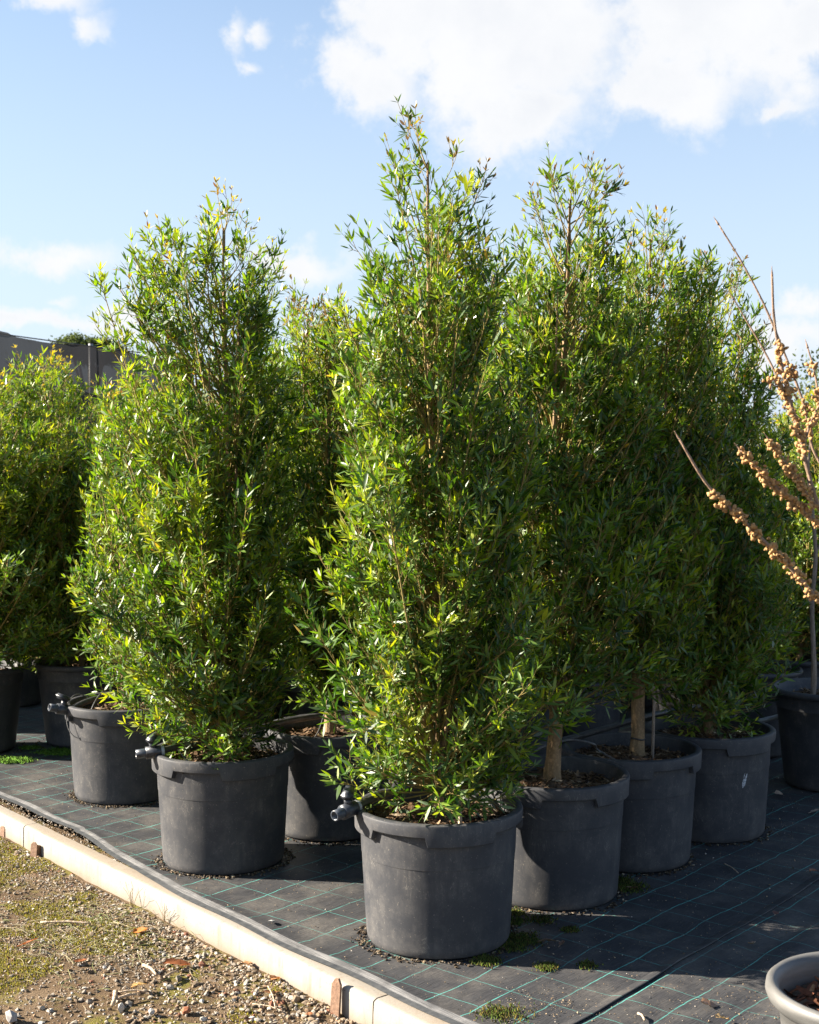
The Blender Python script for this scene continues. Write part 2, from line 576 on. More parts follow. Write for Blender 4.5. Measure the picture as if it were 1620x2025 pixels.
def box_mesh(name, sx, sy, sz, bev=.0, org=(0, 0, 0)):
    import bmesh
    bm = bmesh.new()
    bmesh.ops.create_cube(bm, size=1)
    bmesh.ops.scale(bm, vec=(sx, sy, sz), verts=bm.verts)
    bmesh.ops.translate(bm, vec=org, verts=bm.verts)
    if bev:
        bmesh.ops.bevel(bm, geom=bm.edges[:], offset=bev, segments=2, affect='EDGES')
    me = bpy.data.meshes.new(name)
    bm.to_mesh(me)
    bm.free()
    return me


def fbm2(x, y, seed=0, oct=4):
    rg = np.random.default_rng(seed)
    v = np.zeros_like(x)
    a, f = 1.0, 1.0
    for _ in range(oct):
        for _ in range(3):
            t = rg.uniform(0, 2 * PI)
            v += a / 3 * np.sin(f * (x * math.cos(t) + y * math.sin(t)) + rg.uniform(0, 6.28))
        a *= .55
        f *= 2.1
    return v


def grid_mesh(name, X, Y, Z, smooth=True):
    n, m = X.shape
    V = np.stack([X, Y, Z], -1).reshape(-1, 3)
    i = np.arange(n - 1)[:, None]
    j = np.arange(m - 1)[None, :]
    a = i * m + j
    return mesh_np(name, V, np.stack([a, a + m, a + m + 1, a + 1], -1).reshape(-1, 4), smooth=smooth)


ICO_V = None


def ico():
    global ICO_V
    if ICO_V is None:
        p = (1 + 5 ** .5) / 2
        v = np.array([(-1, p, 0), (1, p, 0), (-1, -p, 0), (1, -p, 0), (0, -1, p), (0, 1, p), (0, -1, -p), (0, 1, -p), (p, 0, -1), (p, 0, 1), (-p, 0, -1), (-p, 0, 1)]) / math.sqrt(1 + p * p)
        f = np.array([(0, 11, 5), (0, 5, 1), (0, 1, 7), (0, 7, 10), (0, 10, 11), (1, 5, 9), (5, 11, 4), (11, 10, 2), (10, 7, 6), (7, 1, 8), (3, 9, 4), (3, 4, 2), (3, 2, 6), (3, 6, 8), (3, 8, 9), (4, 9, 5), (2, 4, 11), (6, 2, 10), (8, 6, 7), (9, 8, 1)])
        ICO_V = (v, f)
    return ICO_V


def rand_rot(rg, n):
    q = norm(rg.standard_normal((n, 4)))
    a, b, c, d = q.T
    return np.stack([np.stack([1 - 2 * (c * c + d * d), 2 * (b * c - a * d), 2 * (b * d + a * c)], -1),
                     np.stack([2 * (b * c + a * d), 1 - 2 * (b * b + d * d), 2 * (c * d - a * b)], -1),
                     np.stack([2 * (b * d - a * c), 2 * (c * d + a * b), 1 - 2 * (b * b + c * c)], -1)], 1)


OCT = (np.array([(1, 0, 0), (-1, 0, 0), (0, 1, 0), (0, -1, 0), (0, 0, 1), (0, 0, -1.0)]), np.array([(0, 2, 4), (2, 1, 4), (1, 3, 4), (3, 0, 4), (2, 0, 5), (1, 2, 5), (3, 1, 5), (0, 3, 5)]))


def scatter_stones(name, pos, size, colors, rg, flat=.65, rough=.22, small=False):
    v, f = OCT if small else ico()
    nvv = len(v)
    n = len(pos)
    s3 = size[:, None] * rg.uniform(.6, 1.15, (n, 3)) * np.array([1, 1, flat])
    vv = v[None] * (1 + rough * rg.standard_normal((n, nvv, 1))) * s3[:, None]
    a = rg.uniform(0, 2 * PI, n)
    tl = rg.normal(0, .35, n)
    c, s = np.cos(a)[:, None], np.sin(a)[:, None]
    ct, st = np.cos(tl)[:, None], np.sin(tl)[:, None]
    y = vv[..., 1] * ct - vv[..., 2] * st
    z = vv[..., 1] * st + vv[..., 2] * ct
    x = vv[..., 0]
    vv = np.stack([x * c - y * s, x * s + y * c, z], -1) + pos[:, None]
    F = (f[None] + (np.arange(n) * nvv)[:, None, None]).reshape(-1, 3)
    return mesh_np(name, vv.reshape(-1, 3), F, np.repeat(colors, nvv, 0), smooth=False)


def scatter_chips(name, pos, ln, wd, colors, rg, tilt=.35):
    """small bent slivers of bark: 3 quads folded, 8 verts"""
    n = len(pos)
    t = np.array([-.5, -.15, .2, .5])
    prof = np.array([.55, 1, .9, .4])
    a = rg.uniform(0, 2 * PI, n)
    d = np.stack([np.cos(a), np.sin(a), rg.normal(0, tilt, n)], -1)
    d = norm(d)
    sd = norm(np.cross(d, np.array([0, 0, 1.0])) + rg.normal(0, tilt, (n, 3)))
    up = np.cross(sd, d)
    cv = rg.normal(0, .12, n)
    ctr = pos[:, None] + d[:, None] * (t[None, :, None] * ln[:, None, None]) + up[:, None] * ((t ** 2)[None, :, None] * (cv * ln)[:, None, None] * 4)
    L = ctr + sd[:, None] * (prof[None, :, None] * wd[:, None, None] * .5)
    Rr = ctr - sd[:, None] * (prof[None, :, None] * wd[:, None, None] * .5)
    B = ctr - up[:, None] * (wd[:, None, None] * .35)
    V = np.stack([L, Rr, B], 2).reshape(n, 12, 3)
    q = []
    for i in range(3):
        o, p_ = i * 3, i * 3 + 3
        q += [(o, o + 1, p_ + 1, p_), (o + 1, o + 2, p_ + 2, p_ + 1), (o + 2, o, p_, p_ + 2)]
    F = (np.array(q)[None] + (np.arange(n) * 12)[:, None, None]).reshape(-1, 4)
    return mesh_np(name, V.reshape(-1, 3), F, np.repeat(colors, 12, 0), smooth=False)


def pick(rg, n, table):
    w_ = np.array([t[0] for t in table], float)
    c = np.array([t[1] for t in table])
    i = rg.choice(len(table), n, p=w_ / w_.sum())
    return np.clip(c[i] * rg.uniform(.75, 1.2, (n, 1)), 0, 1)


# ================================================================== SETTING
# broad ground sheet to the horizon
rg = np.random.default_rng(3)
gx = np.concatenate([np.linspace(-900, -12, 14), np.linspace(-10, 12, 23), np.linspace(14, 900, 14)])
gy = np.concatenate([np.linspace(-300, -2, 8), np.linspace(0, 20, 21), np.linspace(24, 1500, 16)])
X, Y = np.meshgrid(gx, gy, indexing='ij')
tag(ob('ground', grid_mesh('ground', X, Y, np.full_like(X, -.16) + .004 * fbm2(X, Y, 5)), 'ground'), kind='structure')

# kerb line, the back upper edge of the cream boards
kp = [(-6.6, 13.3), (-4.4, 10.66), (-2.56, 8.44), (-1.2, 6.80), (.14, 5.18), (1.0, 4.14), (2.2, 2.69)]
KP = smooth_path([(x, y, 0) for x, y in kp], 400)
kl = np.concatenate([[0], np.cumsum(np.linalg.norm(np.diff(KP, axis=0), axis=1))])


def kerb_at(s):
    p = np.array([np.interp(s, kl, KP[:, i]) for i in range(2)])
    q = np.array([np.interp(s + .05, kl, KP[:, i]) for i in range(2)])
    r_ = np.array([np.interp(s - .05, kl, KP[:, i]) for i in range(2)])
    d = (q - r_) / np.linalg.norm(q - r_)
    return p, d, np.array([-d[1], d[0]])       # point, along (towards camera), inward normal (to the mats)


def s_near(x, y):
    return kl[np.argmin((KP[:, 0] - x) ** 2 + (KP[:, 1] - y) ** 2)]


p_, d_, n_ = kerb_at(8)
assert n_[0] > 0, n_
KN = n_
# gravel path, finely uneven, on the camera side of the kerb
gu = np.linspace(0, kl[-1] - .3, 330)
gv = np.concatenate([np.linspace(.02, 1.6, 60) ** 1.0, np.linspace(1.66, 5, 30)])
P0 = np.array([kerb_at(s)[0] for s in gu])
X = P0[:, None, 0] - KN[0] * (gv[None] + .06)
Y = P0[:, None, 1] - KN[1] * (gv[None] + .06)


def gravel_z(X, Y):
    return -.128 + .010 * fbm2(X * 3, Y * 3, 11, 3) + .006 * fbm2(X * 16, Y * 16, 12, 3)


tag(ob('gravel_path', grid_mesh('gravel_path', X, Y, gravel_z(X, Y)), 'ground'), kind='structure')

# --- kerb of cream concrete boards
kerb = thing('kerb', 'long low cream concrete kerb between gravel and black weed mat', 'kerb')
kerb['kind'] = 'structure'
joints = [0.0, s_near(-4.4, 10.6), s_near(-2.2, 8.02), s_near(-.075, 5.43), kl[-1] - .4]
rg = np.random.default_rng(8)
for a, b in zip(joints, joints[1:]):
    n = max(12, int((b - a) / .06))
    ss = np.linspace(a + .004, b - .004, n)
    sect = [(-.002, -.20), (-.002, -.006), (-.006, 0), (-.030, .0005), (-.068, 0), (-.080, -.003), (-.0875, -.010), (-.0905, -.020), (-.092, -.06), (-.094, -.20)]
    rows = []
    for s in ss:
        p, d, nn = kerb_at(s)
        w1 = .004 * math.sin(s * 2.3) + rg.normal(0, .0009)
        for (o, z) in sect:
            q = p + nn * (o + w1)
            rows.append((q[0] + rg.normal(0, .0006), q[1] + rg.normal(0, .0006), z + .003 * math.sin(s * 1.7 + 1) + rg.normal(0, .0006)))
    V = np.array(rows)
    k = len(sect)
    i = np.arange(n - 1)[:, None] * k
    j = np.arange(k - 1)[None]
    F = np.stack([i + j, i + j + 1, i + k + j + 1, i + k + j], -1).reshape(-1, 4)
    caps = np.array([list(range(k)), list(range((n - 1) * k, n * k))[::-1]])
    kb = mesh_np('kerb_block', V, [F, caps])
    kb.set_sharp_from_angle(angle=R(35))
    ob('kerb_block', kb, 'kerb', kerb)


# --- weed mats: a first sheet from the kerb to the seam, a second one beyond it
seam_a = ground_pt(1155, 2022)
seam_dir = (ground_pt(1620, 1745) - seam_a).normalized()
seam_n = Vector((seam_dir.y, -seam_dir.x, 0))


def mat_z(x, y):
    z = .0055 * fbm2(x * 2.2, y * 2.2, 21, 3) + .0022 * fbm2(x * 9, y * 9, 22, 2)
    du = x * seam_dir.x + y * seam_dir.y
    dv = (x - seam_a.x) * seam_n.x + (y - seam_a.y) * seam_n.y
    wr = np.sin(dv * 26 + .9 * np.sin(du * 1.1)) * np.clip((dv + .05) / .25, 0, 1) * .007 * (1 + .5 * np.sin(du * .9 + dv * 3))
    return z + wr


gu = np.linspace(.2, kl[-1] - .5, 260)
gv = np.concatenate([np.array([-.034, -.026, -.018, -.010, 0, .008, .018, .028, .040, .055, .075]), np.linspace(.10, 2.6, 84), np.linspace(2.7, 8.5, 60)])
P0 = np.array([kerb_at(s)[0] for s in gu])
edge = .016 * np.sin(gu * 1.9) + .008 * np.sin(gu * 7.1) + .085 * np.clip((8.2 - gu) / .9, 0, 1) + np.where(gu < 4, .05, 0)
edge = np.where(gu < s_near(-2.0, 7.75), edge + .02, edge)
OFF = np.where(gv[None] < .09, gv[None] + edge[:, None] * np.clip((.5 - gv[None]) / .5, 0, 1), gv[None] + edge[:, None] * np.clip((.5 - gv[None]) / .5, 0, 1))
X = P0[:, None, 0] + KN[0] * OFF
Y = P0[:, None, 1] + KN[1] * OFF
lift = np.interp(gv, [-.034, -.02, 0, .018, .040, .075, .10], [.004, .0045, .005, .0075, .0085, .006, .002])
Z = mat_z(X, Y) * np.clip(gv[None] / .08 + .15, .15, 1) + lift[None] + .0015
me = grid_mesh('weed_mat', X, Y, Z)
mat_a = tag(ob('weed_mat', me, 'mat'), kind='structure')
me.materials.append(M['strip'])
me.materials.append(M['hem'])
nv = len(gv) - 1
mi = np.tile(np.where(np.arange(nv) < 4, 1, np.where(np.arange(nv) < 8, 2, 0)), len(gu) - 1)
me.polygons.foreach_set('material_index', mi.astype(np.int32))

du = np.linspace(-3, 9, 150)
dv = np.concatenate([np.linspace(-.03, 1.6, 90), np.linspace(1.65, 7, 50)])
X = seam_a.x + seam_dir.x * du[:, None] + seam_n.x * (dv[None] + .006 * np.sin(du * 5)[:, None])
Y = seam_a.y + seam_dir.y * du[:, None] + seam_n.y * (dv[None] + .006 * np.sin(du * 5)[:, None])
Z = mat_z(X, Y) + .0065
tag(ob('weed_mat', grid_mesh('weed_mat_right', X, Y, Z), 'mat'), kind='structure')

# folded edge of the first sheet lying over the second one
sv_ = np.array([-.06, -.035, -.018, -.008, -.002, .0, -.002, -.005, -.010])
sz_ = np.array([-.004, .004, .0075, .0095, .010, .008, .005, .003, .002])
wv_ = .005 * np.sin(du * 5) + .003 * np.sin(du * 13 + 1)
hz_ = 1 + .35 * np.sin(du * 3.1) * np.sin(du * 1.3)
X = seam_a.x + seam_dir.x * du[:, None] + seam_n.x * (sv_[None] + wv_[:, None])
Y = seam_a.y + seam_dir.y * du[:, None] + seam_n.y * (sv_[None] + wv_[:, None])
Z = mat_z(X, Y) + .0045 + np.where(sz_[None] > 0, sz_[None] * hz_[:, None], sz_[None])
ob('seam_fold', grid_mesh('seam_fold', X, Y, Z), 'mat', mat_a)

# ================================================================== POTS
POT_H = .60


def lug_z(t):
    a = (math.degrees(t) % 90.0)
    if a < 2 or a > 48:
        f = 0.0 if 3 <= 50 and a > 50 else (1 - (a - 48) / 2 if a >= 48 and a <= 50 else a / 2 if a < 2 else 0.0)
    else:
        f = 1.0
    return POT_H - .058 - .040 * f


def make_pot_meshes():
    body = [(.0, .004), (.30, .002), (.314, .004), (.321, .014), (.324, .035), (.332, .16), (.340, .30), (.3445, .388), (.3450, .393), (.3466, .3945), (.3480, .42), (.3530, .585)]
    V, F = lathe(body, 88)
    b = mesh_np('pot_body', V, F)
    b.set_sharp_from_angle(angle=R(30))
    ro = .380
    rim = [(.338, POT_H - .13), (.344, POT_H - .012), (.3465, POT_H - .003), (.352, POT_H), (.371, POT_H - .001), (.377, POT_H - .005), (ro, POT_H - .013),
           lambda t: (ro - .003, lug_z(t) + .004), lambda t: (ro - .006, lug_z(t)), lambda t: (.352, lug_z(t) + .001)]
    V, F = lathe(rim, 180)
    r_ = mesh_np('pot_rim', V, F)
    r_.set_sharp_from_angle(angle=R(32))
    return b, r_


def soil_mesh(rad, z, seed, n=40, rings=14, mound=.03):
    rs = np.linspace(0, rad, rings)
    th = np.linspace(0, 2 * PI, n, endpoint=False)
    Rr, T = np.meshgrid(rs, th, indexing='ij')
    x, y = Rr * np.cos(T), Rr * np.sin(T)
    zz = z + mound * np.exp(-(Rr / (rad * .3)) ** 2) + .008 * fbm2(x * 14, y * 14, seed, 3)
    V = np.stack([x, y, zz], -1).reshape(-1, 3)
    i = np.arange(rings - 1)[:, None]
    j = np.arange(n)[None]
    F = np.stack([i * n + j, (i + 1) * n + j, (i + 1) * n + (j + 1) % n, i * n + (j + 1) % n], -1).reshape(-1, 4)
    return mesh_np('soil', V, F), (lambda r: z + mound * np.exp(-(r / (rad * .3)) ** 2))


CHIPS = [(4, (.13, .075, .04)), (3, (.22, .14, .08)), (2, (.33, .23, .14)), (1.5, (.05, .03, .02)), (.7, (.42, .33, .23))]


def chips_mesh(rad, zf, n, seed, lmin=.012, lmax=.045, table=CHIPS):
    rg = np.random.default_rng(seed)
    r = rad * np.sqrt(rg.uniform(0, 1, n))
    t = rg.uniform(0, 2 * PI, n)
    pos = np.stack([r * np.cos(t), r * np.sin(t), zf(r) + .006 + rg.normal(0, .005, n)], -1)
    ln = rg.uniform(lmin, lmax, n) * rg.choice([1, 1, 1.6], n)
    return scatter_chips('wood_chips', pos, ln, ln * rg.uniform(.18, .45, n), pick(rg, n, table), rg)


PB, PR = make_pot_meshes()
PSOIL, zf = soil_mesh(.345, .525, 4)
PCHIP = chips_mesh(.335, zf, 900, 5)


def make_pot(label, x, y, rot, group='large charcoal pots standing in rows'):
    t = thing('plant_pot', label, 'pot', (x, y, .008), R(rot), group)
    ob('pot_body', PB, 'pot', t)
    ob('rim', PR, 'pot', t)
    s = ob('soil', PSOIL, 'soil', t)
    tag(ob('wood_chips', PCHIP, 'chip', s), kind='stuff')
    return t


# positions from the photograph's perspective: rows run back to the right
POS = {'A': (.13, 6.09), 'C': (.71, 6.72), 'D': (1.19, 7.31), 'E': (1.73, 7.85),
       'B': (-1.0, 7.27), 'F': (-.46, 7.89), 'N1': (.08, 8.50), 'N2': (.62, 9.10), 'N3': (1.16, 9.70),
       'G': (-1.82, 8.69), 'G2': (-1.28, 9.30), 'G3': (-.74, 9.90), 'G4': (-.20, 10.50)}
# angle at which a deep lug is centred, measured from the side facing the camera
for k_, (lab, rot) in {
    'A': ('large charcoal plastic pot nearest the camera with a hose valve on its left rim', -90 + 15 - 25),
    'C': ('charcoal pot touching the right side of the nearest pot, thick trunk leaning out of it', -90 - 38 - 25),
    'D': ('third charcoal pot of the front row, trunk and thin stake rising from its soil', -90 - 15 - 25),
    'E': ('last charcoal pot of the front row, white scuff on its side', -90 + 28 - 25),
    'B': ('charcoal pot left of the nearest one, set close to the cream kerb', -90 + 30 - 25),
    'F': ('shaded charcoal pot seen in the gap between the two nearest pots', -90 + 60 - 25),
    'G': ('charcoal pot far left of the kerbside pots with a thin looped tube on its rim', -90 + 10 - 25),
    'N1': ('charcoal pot hidden deep in the second row behind the nearest tree', -30),
    'N2': ('charcoal pot in the second row glimpsed past the leaning trunk', -60),
    'N3': ('charcoal pot at the end of the second row in deep shade', -20),
    'G2': ('charcoal pot hidden behind the pot closest to the kerb', 10),
    'G3': ('charcoal pot of the third row behind the shaded gap pot', -45),
    'G4': ('charcoal pot at the back of the third row in deep shade', 33),
}.items():
    pot_ = make_pot(lab, *POS[k_], rot)
    if k_ == 'E':                       # white paint scrape low on the side
        rs = np.random.default_rng(6)
        Vs, Fs = [], []
        for (a0_, z0_, da_, dz_) in [(0, 0, 1.6, .030), (1.6, .020, .9, .018), (-1.2, -.024, .8, .016), (2.6, .034, .5, .010), (-.4, .03, .35, .012)]:
            i0 = len(Vs)
            for q in range(8):
                t_ = q / 8 * 2 * PI
                rr_ = 1 + rs.normal(0, .25)
                an_ = math.radians(-90 + 23 + a0_ + da_ * rr_ * math.cos(t_) + 1.6 * rr_ * dz_ / .03 * math.sin(t_) * .6) - R(rot)
                zz_ = .355 + z0_ + dz_ * rr_ * math.sin(t_)
                ra_ = .3222 + .0222 * zz_ / .385 + .0016
                Vs.append((ra_ * math.cos(an_), ra_ * math.sin(an_), zz_))
            Fs.append(list(range(i0, i0 + 8)))
        M['scuff'] = principled('white_scuff', lambda k, co: {'Base Color': k.ramp(k.noise(co, 90, 4, .7), [(.35, (.16, .17, .19)), (.6, (.60, .61, .63))]), 'Roughness': .7})
        ob('scuff', mesh_np('scuff', np.array(Vs), np.array(Fs), smooth=False), 'scuff', pot_)

# plain rounded pots further off: taller, more tapered, rolled rim
V, F = lathe([(0, .004), (.25, .002), (.268, .006), (.275, .03), (.31, .35), (.335, .575), (.352, .578), (.366, .588), (.370, .604), (.364, .618), (.350, .622), (.338, .614), (.332, .50)], 72)
PLAIN = mesh_np('plain_pot_body', V, F)
PS2, zf2 = soil_mesh(.332, .54, 9)
PC2 = chips_mesh(.32, zf2, 500, 10)


def plain_pot(label, x, y, s=1.0, mat='pot', group='plain round pots at the back'):
    t = thing('round_pot', label, 'pot', (x, y, .008), 0, group)
    ob('pot_body', PLAIN, mat, t)
    so_ = ob('soil', PS2, 'soil', t)
    tag(ob('wood_chips', PC2, 'chip', so_), kind='stuff')
    t.scale = (s, s, s)
    return t


POS.update({'H': (-3.20, 10.03), 'I': (-2.48, 10.30), 'H2': (-2.05, 11.2), 'H3': (-4.1, 10.9), 'J': (2.77, 8.94), 'K': (3.02, 10.55), 'K2': (3.9, 11.3), 'K3': (2.25, 10.9)})
plain_pot('dark round pot cut off by the left edge, moss at its foot', *POS['H'])
plain_pot('dark round pot beside the one cut off at the left edge', *POS['I'])
plain_pot('dark round pot in shade behind the far left pots', *POS['H2'])
plain_pot('dark round pot on the right holding a bare grey stem', *POS['J'], 1.04)
plain_pot('dark round pot behind the bare grey stem at the right edge', *POS['K'])

# ================================================================== TREES
LEAF_T = np.array([0, .32, .68, 1.0])


def leaf_geom(base, d, nrm, L, W, curl):
    """8-vertex lance leaves: folded along the midrib, arching"""
    n = len(base)
    sd = np.cross(d, nrm)
    V = np.empty((n, 8, 3))
    Lc, Wc = L[:, None], W[:, None]

    def mid(t):
        return base + d * (Lc * t) - nrm * (Lc * (curl[:, None] * t * t))
    V[:, 0] = base
    for q, (t, wf) in enumerate(((.30, 1.0), (.68, .82))):
        m_ = mid(t)
        up = nrm * (Wc * .16)
        V[:, 1 + q * 3] = m_ + sd * (Wc * .5 * wf) + up
        V[:, 2 + q * 3] = m_
        V[:, 3 + q * 3] = m_ - sd * (Wc * .5 * wf) + up
    V[:, 7] = mid(1.0)
    return V


def leaf_lite(base, d, nrm, L, W, curl):
    sd = np.cross(d, nrm)
    Lc, Wc, Cc = L[:, None], W[:, None], curl[:, None]
    V = np.empty((len(base), 6, 3))
    V[:, 0] = base
    for q, (t, wf) in enumerate(((.30, .5), (.68, .42))):
        m_ = base + d * (Lc * t) - nrm * (Lc * Cc * t * t)
        V[:, 1 + q * 2] = m_ + sd * (Wc * wf)
        V[:, 2 + q * 2] = m_ - sd * (Wc * wf)
    V[:, 5] = base + d * Lc - nrm * (Lc * Cc)
    return V


LITE_F = np.array([(0, 2, 1), (1, 2, 4), (1, 4, 3), (3, 4, 5)])
LEAF_F = np.array([(0, 2, 1), (0, 3, 2), (1, 2, 5), (1, 5, 4), (2, 3, 6), (2, 6, 5), (4, 5, 7), (5, 6, 7)])
LEAFCOL = [(3, (.026, .066, .014)), (4, (.052, .110, .015)), (3, (.10, .175, .016)), (1.6, (.20, .26, .02))]

# shared leaf meshes for the leaves that are picked out singly
rgl = np.random.default_rng(77)
LEAFVAR = []
for i in range(14):
    v = leaf_geom(np.zeros((1, 3)), np.array([[1.0, 0, 0]]), np.array([[0, 0, 1.0]]), np.array([1.0]), np.array([.19 + .05 * rgl.random()]), np.array([rgl.uniform(.02, .16)]))
    c = pick(rgl, 1, LEAFCOL)
    me = mesh_np('leaf', v[0], LEAF_F, np.repeat(c, 8, 0))
    me.materials.append(M['leaf'])
    LEAFVAR.append(me)


def build_tree(label, key, top, prof, seed, dens=1.0, h0=.12, trunk_r=.028, bare=0.0, tips='bronze', single=0, leaf_scale=1.0,
               trunk_pts=None, leaders=3, group='potted evergreen trees', base_off=(0, 0), young=0.0, shrink=.075):
    """top (px,py); prof rows (py, left px, right px) are read at the pot's own distance and turned into metres"""
    rg = np.random.default_rng(seed)
    x0, y0 = POS[key]
    x0 += base_off[0]
    y0 += base_off[1]
    zb = .535
    root = thing('evergreen_tree', label, 'tree', (x0, y0, zb), 0, group)
    tp = at_depth(top[0], top[1], y0)
    Ht = tp.z - zb
    lean = tp.x - x0
    hh = np.array([at_depth(810, p[0], y0).z - zb for p in prof])[::-1]
    lx = np.array([at_depth(p[1], p[0], y0).x for p in prof])[::-1] - x0
    rx = np.array([at_depth(p[2], p[0], y0).x for p in prof])[::-1] - x0
    wob = rg.normal(0, 1, 6)
    bend = trunk_pts or []

    def axis(h):
        h = np.asarray(h, float)
        f = np.clip(h / Ht, 0, 1.05)
        ax = lean * f ** 1.2 + .018 * (wob[0] * np.sin(f * 5 + wob[1])) * np.sin(f * PI)
        for hb, dx_ in bend:
            ax = ax + dx_ * np.exp(-((h - hb) / .35) ** 2)
        ay = .02 * wob[2] * np.sin(f * 4 + wob[3]) * np.sin(f * PI)
        return np.stack([ax, ay, h], -1)

    def env(h, phi):
        a = axis(h)[..., 0]
        l = np.maximum(a - np.interp(h, hh, lx), .03)
        r_ = np.maximum(np.interp(h, hh, rx) - a, .03)
        c = np.cos(phi)
        m_ = np.where(c > 0, r_ * c * c + .5 * (l + r_) * (1 - c * c), l * c * c + .5 * (l + r_) * (1 - c * c))
        lump = 1 + .10 * np.sin(3 * phi + h * 5 + wob[4]) + .10 * np.sin(5 * phi - h * 9 + wob[5]) + .09 * np.sin(4 * phi + h * 15 + wob[3])
        return m_ * lump

    # ---- trunk and leaders
    hs = np.linspace(-.03, Ht * .93, 30)
    P = axis(hs)
    rad = np.interp(hs / Ht, [-.02, 0, .05, .35, .7, 1], [trunk_r * 1.5, trunk_r * 1.2, trunk_r, trunk_r * .66, trunk_r * .32, .003])
    V, F = tubes(P[None], rad[None], 12)
    V += rg.standard_normal(V.shape) * .0022 * (trunk_r / .03)
    trunk = ob('trunk', mesh_np('trunk', V, F), 'bark', root)
    lead_paths = [P]
    for i in range(leaders):
        ha = Ht * rg.uniform(.04 if bare < .2 else .2, .42)
        ph = rg.uniform(0, 2 * PI)
        ht = Ht * rg.uniform(.68, .86)
        rr_ = min(.8 * float(env(ht, ph)), .20)
        a = axis(ha)
        e = axis(ht) + np.array([math.cos(ph) * rr_, math.sin(ph) * rr_, 0])
        m1 = a + (e - a) * .25 + np.array([math.cos(ph), math.sin(ph), 0]) * .07
        pts = [a, m1, a + (e - a) * .65 + np.array([math.cos(ph), math.sin(ph), 0]) * .05, e]
        Q = smooth_path(pts, 18)
        rr2 = np.linspace(trunk_r * .42, .0025, 18)
        V, F = tubes(Q[None], rr2[None], 8)
        ob('branch', mesh_np('branch', V, F), 'bark', trunk)
        lead_paths.append(Q)

    # ---- branches: tips spread over the crown's envelope, joined back down to the stem
    hmin, hmax = hh[0], Ht - .05
    hc = np.linspace(hmin, hmax, 200)
    rc = env(hc, np.zeros(200)) + env(hc, np.full(200, PI)) + .10
    cdf = np.cumsum(rc)
    area = rc.mean() * PI * (hmax - hmin)
    NB = int(area * 62 * dens)
    ht = np.interp(rg.uniform(0, cdf[-1], NB), cdf, hc)
    ht = ht[rg.random(NB) > .42 * np.clip((ht / Ht - .55) / .4, 0, 1)]
    NB = len(ht)
    ph = rg.uniform(0, 2 * PI, NB)
    inner = rg.random(NB) < .20
    u = np.where(inner, rg.uniform(.35, .78, NB), rg.uniform(.70, 1.12, NB))
    prot = np.where(rg.random(NB) < .12, rg.uniform(.03, .12, NB), 0.0)
    rr = np.maximum(env(ht, ph) * u - shrink * (1 - .55 * ht / Ht), .02) + prot
    f = ht / Ht
    asc = R(1) * rg.normal(44 + 16 * f, 9, NB)
    ha = ht - rr * np.tan(np.clip(asc, R(12), R(70)))
    ha = np.maximum(ha, h0 + bare + .25 * rg.random(NB) * np.minimum(1, ht))
    ha = np.minimum(ha, Ht * .92)
    dirh = np.stack([np.cos(ph), np.sin(ph), np.zeros(NB)], -1)
    E = axis(ht) + dirh * rr[:, None]
    A = axis(ha)
    C1 = A + (E - A) * .5 + dirh * (rr * .10)[:, None] - np.array([0, 0, 1.0]) * (.06 * rr)[:, None] + rg.normal(0, .012, (NB, 3))
    K = 6
    t = np.linspace(0, 1, K)[None, :, None]
    BP = (1 - t) ** 2 * A[:, None] + 2 * t * (1 - t) * C1[:, None] + t * t * E[:, None]
    blen = np.linalg.norm(np.diff(BP, axis=1), axis=2).sum(1)
    br = (.0022 + .0058 * np.clip(blen / .9, 0, 1))[:, None] * np.linspace(1, .28, K)[None]
    V1, F1 = tubes(BP, br, 4)

    # ---- shoots off the branches
    ns = np.maximum(2, (blen * 0.85 / .043 * rg.uniform(.8, 1.2, NB)).astype(int))
    bi = np.repeat(np.arange(NB), ns)
    S = len(bi)
    st = rg.uniform(0, 1, S) ** .55 * (.78) + .22
    st = np.where(blen[bi] * st < .05, 1.0, st)

    def bez(i, tt):
        tt = tt[:, None]
        return (1 - tt) ** 2 * A[i] + 2 * tt * (1 - tt) * C1[i] + tt * tt * E[i]

    def bezt(i, tt):
        tt = tt[:, None]
        return norm(2 * (1 - tt) * (C1[i] - A[i]) + 2 * tt * (E[i] - C1[i]))
    sp = bez(bi, st)
    T = bezt(bi, st)
    rnd = rg.standard_normal((S, 3))
    perp = norm(rnd - (rnd * T).sum(1, keepdims=True) * T)
    sdv = norm(T * .62 + perp * rg.uniform(.45, .95, S)[:, None] + np.array([0, 0, .28]))
    slen = rg.uniform(.05, .15, S) * (1.1 - .25 * st)
    # terminal shoots continue the branch itself
    bi = np.concatenate([bi, np.arange(NB)])
    sp = np.concatenate([sp, E - .001])
    sdv = np.concatenate([sdv, norm(bezt(np.arange(NB), np.ones(NB)) + np.array([0, 0, .25]))])
    tl = rg.uniform(.05, .13, NB)
    slen = np.concatenate([slen, tl])
    S = len(bi)
    bendv = rg.normal(0, .18, (S, 3)) + np.array([0, 0, .16])
    tt = np.array([0, .5, 1.0])
    SP = sp[:, None] + sdv[:, None] * (slen[:, None] * tt[None])[..., None] + bendv[:, None] * (slen[:, None] * (tt ** 2)[None] * .5)[..., None]
    sr = np.array([.0017, .0013, .0007])[None] * np.ones((S, 1)) * leaf_scale
    V2, F2 = tubes(SP, sr, 3)
    tw = mesh_np('twigs', np.vstack([V1, V2]), [np.vstack([F1, F2 + len(V1)])])
    tag(ob('twigs', tw, 'twig', root), kind='stuff')

    # ---- leaves: spirally set along every shoot, plus some on the outer half of the branches
    nl = np.maximum(4, (slen / .0118 * rg.uniform(.8, 1.15, S)).astype(int))
    li = np.repeat(np.arange(S), nl)
    N = len(li)
